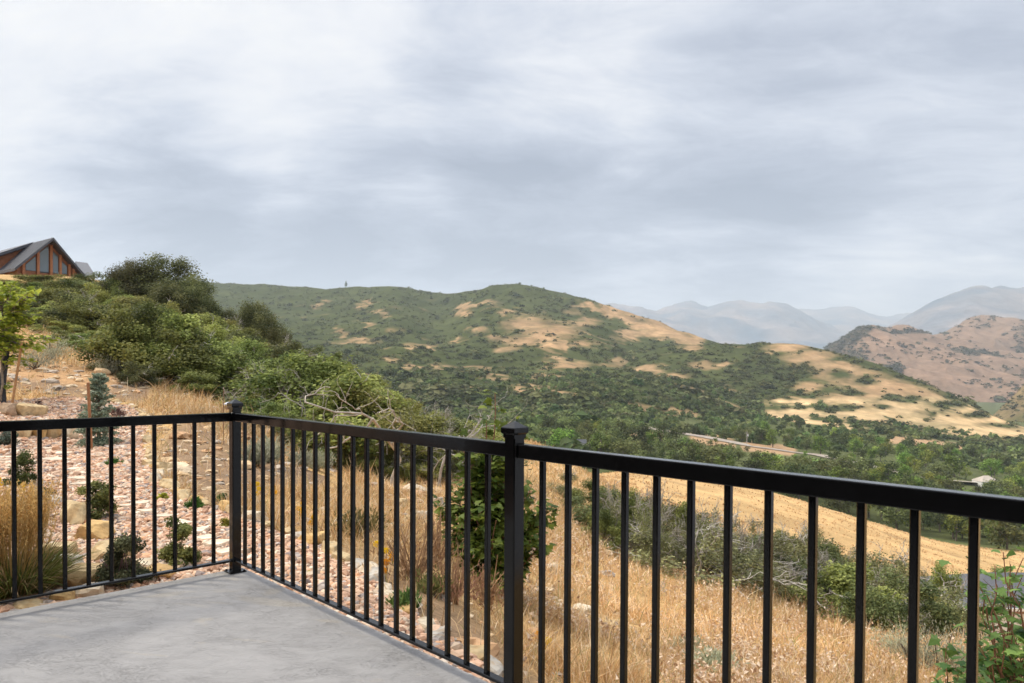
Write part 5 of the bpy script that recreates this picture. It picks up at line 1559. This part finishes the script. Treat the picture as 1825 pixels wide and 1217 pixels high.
clear = [(1755, 866, 24, 14), (1370, 810, 38, 9), (1452, 824, 18, 6), (1230, 790, 22, 7), (1130, 774, 42, 6), (1650, 790, 60, 6), (1036, 798, 12, 6), (1800, 880, 26, 6), (1700, 865, 10, 5)]
pts = []
tries = 0
while len(pts) < 284 and tries < 6000:
    tries += 1
    px = rng.uniform(935, 1900); py = rng.uniform(772, 1000)
    edge = np.interp(px, [935, 1000, 1100, 1250, 1400, 1600, 1825, 1900], [790, 815, 842, 858, 886, 945, 990, 1005])
    top = np.interp(px, [935, 1100, 1250, 1400, 1500, 1600, 1700, 1825, 1900], [770, 770, 772, 776, 790, 800, 812, 822, 835])
    if py > edge - 1 or py < top: continue
    if any(abs((px - a_) / rx) < 1 and abs((py - b_) / ry) < 1 for a_, b_, rx, ry in clear): continue
    P = ground_hit(px, py, 150)
    if P[1] > 640 or P[1] < 165: continue
    if np.hypot(road_xy[:, 0] - P[0], road_xy[:, 1] - P[1]).min() < 8.5: continue
    # keep the road in view: nothing tall directly in front of it
    if pts and np.hypot(np.array(pts)[:, 0] - P[0], np.array(pts)[:, 1] - P[1]).min() < 3.2 + P[1] * .006: continue
    pts.append(P)
rdpx, rdpy = to_px(np.concatenate([rp], 0))
for P in pts:
    px, py = map(float, to_px(P))
    n_ = fbm(P[0] * .02, P[1] * .02, 2)
    pr = np.array([.42, .30, .16, .08, .04]) if px < 1500 else np.array([.28, .30, .22, .14, .06])
    kind = ['dark', 'olive', 'green', 'yellow', 'tall'][rng.choice(5, p=pr)]
    H = rng.uniform(6, 11) * (1.25 if kind == 'tall' else 1)
    ry = np.interp(px, rdpx, rdpy)
    if 1210 < px < 1640 and py > ry: H = min(H, max((py - ry - 2), 3) * P[1] / F) if px < 1480 else H
    H = max(H, 3.0)
    put_tree(P, H, kind, None, rng.uniform(.9, 1.3))


# ---- the uncountable oakbrush and far woods
def templates(nq, seed, k=5):
    r = np.random.default_rng(seed); T_ = []
    for _ in range(k):
        d = unit(r.normal(size=(nq, 3))); d[:, 2] = np.abs(d[:, 2])
        c = d * r.uniform(.45, .95, (nq, 1)) * np.array([.5, .5, .62])
        m = MB(); leaves(m, c, d + r.normal(size=(nq, 3)) * .4, (.42 if nq < 20 else .30) * r.uniform(.7, 1.3, nq), .34 if nq < 20 else .24, np.ones((nq, 3)), r=r)
        T_.append((m.v[0], m.f[0]))
    return T_


TB, TW = templates(24, 5), templates(48, 6)


def scatter(mb, P, size, hgt, colr, T_):
    k = rng.integers(0, len(T_), len(P))
    for j, (v, f) in enumerate(T_):
        i_ = np.where(k == j)[0]
        if len(i_) == 0: continue
        an = rng.uniform(0, 6.28, len(i_))[:, None]
        x = v[None, :, 0] * np.cos(an) - v[None, :, 1] * np.sin(an); y = v[None, :, 0] * np.sin(an) + v[None, :, 1] * np.cos(an)
        V = np.stack([x * size[i_, None], y * size[i_, None], v[None, :, 2] * hgt[i_, None]], -1) + P[i_, None]
        lightness = (.72 + .5 * np.repeat(rng.uniform(size=(len(i_), len(v) // 4)), 4, 1))[..., None]
        mb.add(V.reshape(-1, 3), (f[None] + np.arange(len(i_))[:, None, None] * len(v)).reshape(-1, 3), (colr[i_, None] * lightness).reshape(-1, 3))


def sample_patch(PT, N, wfun):
    P, px, py, dry = PT
    q = P[:-1, :-1]; e1 = P[:-1, 1:] - q; e2 = P[1:, :-1] - q
    vx, vy = px[:-1, :-1], py[:-1, :-1]
    sa = np.abs((px[:-1, 1:] - vx) * (py[1:, :-1] - vy) - (px[1:, :-1] - vx) * (py[:-1, 1:] - vy))
    wgt = (sa + .15 * np.abs(px[:-1, 1:] - vx)) * wfun(vx, vy, dry[:-1, :-1], q) * ((vx > -60) & (vx < 1950))
    wgt = wgt.ravel() / wgt.sum()
    k = rng.choice(wgt.size, N, p=wgt)
    a_, b_ = rng.uniform(size=(2, N, 1))
    return q.reshape(-1, 3)[k] + e1.reshape(-1, 3)[k] * a_ + e2.reshape(-1, 3)[k] * b_


def brush_col(n, lo, hi):
    t = rng.beta(1.4, 1.8, n)[:, None] * 1.2
    return (np.array(lo) * (1 - t) + np.array(hi) * t) * rng.uniform(.85, 1.15, (n, 1)) * (1 + rng.normal(size=(n, 1)) * np.array([.14, .05, .1]))


def clumpy(q, fr, lo=.0): return smooth(lo, lo + .3, fbm(q[..., 0] * fr, q[..., 1] * fr, 3))


mb = MB()
P = sample_patch(HILL, 17000, lambda x, y, d, q: (1 - d) ** 2 * (.15 + clumpy(q, .022, -.05) + .6 * clumpy(q, .007, -.05)) + .10 * clumpy(q, .015, .0))
s_ = rng.lognormal(math.log(4.8), .4, len(P)) * (1 + smooth(660, 720, to_px(P)[1]) * .35); scatter(mb, P, s_ * 1.35, s_ * .8, brush_col(len(P), (.033, .043, .016), (.139, .166, .060)), TB)
P = sample_patch(SPUR, 6200, lambda x, y, d, q: (1 - d) ** 3 * (.15 + clumpy(q, .025, -.05) + .5 * clumpy(q, .009, -.05)) + .04 * clumpy(q, .02, .05))
s_ = rng.lognormal(math.log(4.2), .4, len(P)); scatter(mb, P, s_ * 1.4, s_ * .8, brush_col(len(P), (.033, .043, .016), (.133, .153, .053)), TB)
P = sample_patch(RIDGE, 5200, lambda x, y, d, q: (1 - d) * .9 + .22 * clumpy(q, .006, -.05))
s_ = rng.lognormal(math.log(8.), .4, len(P)); scatter(mb, P, s_ * 1.5, s_ * .8, brush_col(len(P), (.042, .047, .026), (.107, .113, .053)), TB)
P = sample_patch(FLANK, 700, lambda x, y, d, q: 1 - d)
s_ = rng.lognormal(math.log(5.), .4, len(P)); scatter(mb, P, s_ * 1.5, s_ * .8, brush_col(len(P), (.048, .054, .028), (.138, .154, .062)), TB)
ob_ = mb.build('oakbrush', M_brush); tag(ob_, 'oakbrush thickets mottling the hills across the valley', 'oakbrush', kind='stuff')
# woods at the foot of the hills
mb = MB()
N = 9000
pxs = rng.uniform(480, 1920, N); Yw = np.exp(rng.uniform(math.log(230), math.log(720), N))
P = at(pxs, 800, Yw); P[:, 2] = ground_z(P[:, 0], P[:, 1]); px, py = to_px(P)
ok = (np.hypot(P[:, None, 0] - road_xy[None, ::4, 0], P[:, None, 1] - road_xy[None, ::4, 1]).min(1) > 10)
for a_, b_, rx, ry in clear: ok &= ~((np.abs((px - a_) / rx) < 1.1) & (np.abs((py - b_) / ry) < 1.3))
ok &= ~((px > 1050) & (Yw < 420)) & (rng.uniform(size=N) < np.where(px < 1050, .55, .32))
ry_ = np.interp(px, rdpx, rdpy); ok &= ~((px > 1200) & (px < 1500) & (py > ry_ - 1) & (py < ry_ + 9))
for tgt in (HILL, SPUR):                                  # only where the valley floor is not already under a hill
    pass
P = P[ok]; s_ = rng.lognormal(math.log(6.4), .28, len(P)); scatter(mb, P, s_ * 1.05, s_ * 1.05, brush_col(len(P), (.046, .061, .022), (.193, .232, .074)), TW)
P = sample_patch(HILL, 2700, lambda x, y, d, q: (1 - d) ** 3 * smooth(640, 700, y) * (y < 780) * (.3 + clumpy(q, .012)))
s_ = rng.lognormal(math.log(6.0), .28, len(P)); scatter(mb, P, s_ * 1.05, s_ * 1.0, brush_col(len(P), (.044, .058, .020), (.177, .216, .069)), TW)
P = sample_patch(SPUR, 1300, lambda x, y, d, q: (1 - d) ** 3 * smooth(690, 740, y) * (x < 1500) * (.3 + clumpy(q, .012)))
s_ = rng.lognormal(math.log(5.6), .28, len(P)); scatter(mb, P, s_ * 1.05, s_ * 1.0, brush_col(len(P), (.044, .058, .020), (.177, .216, .069)), TW)
wd_ = mb.build('woods', M_brush); tag(wd_, 'dense woods filling the valley at the foot of the hills', 'woods', kind='stuff')
# lone tree on the far ridge
_P, _px, _py, _ = HILL
_k = np.argmin(np.where(np.abs(_px - 615) < 3, _py, 1e9))
put_tree(_P.reshape(-1, 3)[_k], 19, 'dark', 'lone dark tree standing on the far left ridge skyline', .5)

# ------------------------------------------------------------------ houses
M_roof, nt, b = new_mat('metal_roof')
b.inputs['Base Color'].default_value = (.055, .058, .070, 1); b.inputs['Roughness'].default_value = .42; b.inputs['Metallic'].default_value = .25
n = noise(nt, 3, 5, .6, objco(nt)); nt.links.new(ramp(nt, n.outputs[0], [(.3, (.045, .048, .06)), (.7, (.075, .078, .092))]), b.inputs['Base Color'])
M_shingle = plain_mat('grey_shingle', (.095, .098, .108), .9, 9, .3)
M_log = plain_mat('stained_log', (.25, .095, .04), .65, 2.5, .35)
M_beam = plain_mat('cedar_beam', (.34, .135, .055), .6, 3, .25)
M_glass, nt, b = new_mat('window_glass'); b.inputs['Base Color'].default_value = (.10, .14, .17, 1); b.inputs['Roughness'].default_value = .06; b.inputs['Specular IOR Level'].default_value = .9
M_fascia = plain_mat('dark_fascia', (.05, .05, .055), .6)
M_white = plain_mat('white_paint', (.72, .71, .68), .7, 2, .1)
M_stucco = plain_mat('pale_stucco', (.62, .58, .52), .85, 4, .12)
M_brick = plain_mat('tan_brick', (.40, .26, .19), .9, 12, .3)


def slab(mb, q, th):
    """quad extruded straight down by th"""
    q = np.asarray(q, float); lo = q - Z * th
    mb.add(np.concatenate([q, lo]), [[0, 1, 2, 3], [7, 6, 5, 4], [0, 4, 5, 1], [1, 5, 6, 2], [2, 6, 7, 3], [3, 7, 4, 0]])


def prism(mb, poly, d):
    poly = np.asarray(poly, float); n = len(poly); e = poly + d
    c0, c1 = poly.mean(0), e.mean(0)
    v = np.concatenate([poly, e, [c0], [c1]]); k = np.arange(n); j = (k + 1) % n
    mb.add(v, np.stack([k, j, j + n, k + n], 1)); mb.add(v, np.stack([j, k, np.full(n, 2 * n)], 1)); mb.add(v, np.stack([k + n, j + n, np.full(n, 2 * n + 1)], 1))


D_ = np.array([-.79, .61, 0]); D_ /= np.linalg.norm(D_); G_ = np.array([D_[1], -D_[0], 0])
HB = np.array([-60.1, 95.1, 10.0]); ZR, SL = 17.95 - 10, 1.06
house = empty('timber_house', HB); tag(house, 'brown timber house with dark metal roof on the hilltop', 'house')


def hp(g, d, z): return G_ * g + D_ * d + Z * z


for s in (-1, 1):
    m = MB(); slab(m, [hp(0, -1.0, ZR), hp(0, 21, ZR), hp(4.1 * s, 21, ZR - 4.1 * SL), hp(4.1 * s, -.1, ZR - 4.1 * SL)], .34)
    rf = m.build('roof', M_roof, house)
    m = MB()
    for k in range(24):
        t0 = -.6 + k * .9
        slab(m, [hp(.05 * s, t0, ZR + .03), hp(.05 * s, t0 + .06, ZR + .03), hp(4.1 * s, t0 + .06 + .4, ZR - 4.1 * SL + .05), hp(4.1 * s, t0 + .4, ZR - 4.1 * SL + .05)], .06)
    m.build('seam', M_roof, rf)
m = MB(); prism(m, [hp(-3.5, .9, -4), hp(3.5, .9, -4), hp(3.5, .9, ZR - 3.5 * SL - .36), hp(0, .9, ZR - .36), hp(-3.5, .9, ZR - 3.5 * SL - .36)], D_ * 19); m.build('wall', M_log, house)
for g0, g1 in ((-2.55, -1.42), (-.98, .06), (.58, 1.22), (1.6, 2.25)):
    zt = lambda g: ZR - SL * abs(g) - .95
    zb = 3.62
    pts_ = [hp(g0, .86, zb), hp(g1, .86, zb)] + ([hp(g1, .86, max(zt(g1), zb + .05)), hp(g0, .86, zt(g0))])
    if g0 < 0 < g1: pts_ = [hp(g0, .86, zb), hp(g1, .86, zb), hp(g1, .86, zt(g1)), hp(0, .86, zt(0)), hp(g0, .86, zt(g0))]
    c_ = np.mean(pts_, 0)
    m = MB(); prism(m, [c_ + (p - c_) * 1.09 for p in pts_], D_ * .03); fr = m.build('window', M_fascia, house)
    m = MB(); prism(m, [p - D_ * .02 for p in pts_], D_ * .03); m.build('pane', M_glass, fr)
for g in (-1.2, .32, 1.41, 2.5, -2.85, 3.0):
    m = MB(); top = ZR - SL * abs(g) - .4; box(m, hp(g, .72, (top - 2) / 2), .30, .30, top + 2, G_, D_, Z); m.build('beam', M_beam, house)
m = MB(); slab(m, [hp(0.05, 5.8, ZR + .12), hp(.05, 19, ZR + .12), hp(-4.6, 19, ZR - 2.25), hp(-4.6, 5.8, ZR - 2.25)], .4); dm = m.build('dormer', M_roof, house)
m = MB(); prism(m, [hp(-1, 6.6, ZR - .9), hp(-3.9, 6.6, ZR - 2.4), hp(-3.9, 6.6, ZR - 4.6)], D_ * 12); m.build('dormer_wall', M_log, dm)
m = MB(); tube(m, np.array([hp(1.75, 2.6, ZR - 3), hp(1.75, 2.6, ZR - .55)]), .13, 10); tube(m, np.array([hp(1.75, 2.6, ZR - .62), hp(1.75, 2.6, ZR - .45)]), .24, 10); m.build('chimney_pipe', M_fascia, house)
w0, w1, w2, w3 = [p - HB for p in (at(134, 465.5, 108), at(156, 468.5, 107), at(169, 489, 102), at(150, 494, 101))]
m = MB(); slab(m, [w0, w1, w2, w3], .3); m.build('wing_roof', M_roof, house)
m = MB(); prism(m, [w3 - Z * .35 - D_ * 0, w2 - Z * .35, w2 - Z * 4, w3 - Z * 4], (w0 - w3) * np.array([.8, .8, 0])); m.build('wing_wall', M_log, house)

# grey hip-roofed house among the scrub oaks
HX0, HX1, HY0, HY1, ZE, ZRD = 34.2, 47.0, 54.3, 62.5, -16.5, -14.9
h2 = empty('roofed_house', (HX0, HY0, ZE - 4)); o_ = np.array([HX0, HY0, ZE - 4])
tag(h2, 'house with grey shingle roof half hidden behind the right maple sapling', 'house')
xm0, xm1, ym = HX0 + 4.1, HX1 - 4.1, (HY0 + HY1) / 2
e = [np.array([HX0, HY0, ZE]), np.array([HX1, HY0, ZE]), np.array([HX1, HY1, ZE]), np.array([HX0, HY1, ZE])]; r0, r1 = np.array([xm0, ym, ZRD]), np.array([xm1, ym, ZRD])
v = np.array(e + [r0, r1]) - o_
m = MB(); m.add(v, [[0, 1, 5, 4], [2, 3, 4, 5]]); m.add(v, [[1, 2, 5], [3, 0, 4], [0, 3, 2], [0, 2, 1]]); m.build('roof', M_shingle, h2)
m = MB()
box(m, np.array([(HX0 + HX1) / 2, HY0 - .03, ZE - .08]) - o_, HX1 - HX0 + .1, .06, .22); box(m, np.array([HX0 - .03, (HY0 + HY1) / 2, ZE - .08]) - o_, .06, HY1 - HY0, .22); m.build('fascia', M_white, h2)
m = MB(); box(m, np.array([(HX0 + HX1) / 2, (HY0 + HY1) / 2, ZE - 2.3]) - o_, HX1 - HX0 - .9, HY1 - HY0 - .9, 4.3); m.build('wall', M_brick, h2)
m = MB(); box(m, np.array([38.1, HY0 + .42, ZE - 1.75]) - o_, 4.6, .06, 2.4); gd = m.build('garage_door', M_white, h2)
m = MB()
for k in range(4): box(m, np.array([38.1, HY0 + .385, ZE - 2.65 + k * .6]) - o_, 4.5, .02, .05)
m.build('door_panel', M_stucco, gd)
# the little drive below it
Pd = [at(1765, 1150, 1)]
# white valley house
Pv = ground_hit(1757, 869, 200); s = Pv[1] / F
h3 = empty('valley_house', Pv); tag(h3, 'small white house with tan hip roof on the valley floor', 'house')
wv_, dv_, hv_ = 34 * s, 30 * s, 3.2
m = MB(); box(m, (0, 0, hv_ / 2 - .3), wv_ * .94, dv_ * .94, hv_ + .6); m.build('wall', M_white, h3)
m = MB(); v = np.array([[-wv_ / 2, -dv_ / 2, hv_], [wv_ / 2, -dv_ / 2, hv_], [wv_ / 2, dv_ / 2, hv_], [-wv_ / 2, dv_ / 2, hv_], [-wv_ * .12, 0, hv_ + 2.4], [wv_ * .12, 0, hv_ + 2.4]])
m.add(v, [[0, 1, 5, 4], [2, 3, 4, 5]]); m.add(v, [[1, 2, 5], [3, 0, 4], [0, 3, 2], [0, 2, 1]]); m.build('roof', plain_mat('tan_shingle', (.42, .36, .30), .9, 1, .2), h3)
for k in (-.28, .2):
    m = MB(); box(m, (k * wv_, -dv_ * .47 - .04, 1.7), 1.6, .08, 1.2); m.build('window', M_glass, h3)
Pv = ground_hit(1036, 799, 150); s = Pv[1] / F
h4 = empty('shed', Pv); tag(h4, 'tiny grey shed among trees just above the far rail', 'shed')
m = MB(); box(m, (0, 0, 1), 16 * s, 12 * s, 2.4); m.build('wall', M_stucco, h4)
m = MB(); v = np.array([[-9 * s, -7 * s, 2.2], [9 * s, -7 * s, 2.2], [9 * s, 7 * s, 2.2], [-9 * s, 7 * s, 2.2], [-9 * s, 0, 3.6], [9 * s, 0, 3.6]]); m.add(v, [[0, 1, 5, 4], [2, 3, 4, 5]]); m.add(v, [[1, 2, 5], [3, 0, 4], [0, 3, 2], [0, 2, 1]]); m.build('roof', M_shingle, h4)
# utility pole by the road
Pu = ground_hit(1331, 793, 200); Hu = 24 * Pu[1] / F
up_ = empty('utility_pole', Pu); tag(up_, 'thin grey utility pole beside the pale valley road', 'utility pole')
m = MB(); tube(m, np.array([[0, 0, -1], [0, 0, Hu]]), .22, 6, np.array([.32, .29, .26])); m.build('pole', M_generic, up_)
m = MB(); box(m, (0, 0, Hu - .8), 2.4, .15, .18, colr=np.array([.3, .27, .24])); m.build('crossarm', M_generic, up_)
m = MB(); box(m, (.4, -.3, Hu - 2), .7, .6, 1.1, colr=np.array([.55, .55, .55])); m.build('transformer', M_generic, up_)
#VEG1#
# ------------------------------------------------------------------ render settings
scene.view_settings.view_transform = 'Standard'
scene.view_settings.look = 'None'
scene.view_settings.exposure = 0
scene.cycles.max_bounces = 6; scene.cycles.diffuse_bounces = 3; scene.cycles.glossy_bounces = 3
scene.cycles.transmission_bounces = 4; scene.cycles.transparent_max_bounces = 8; scene.cycles.volume_bounces = 0
scene.cycles.use_denoising = True
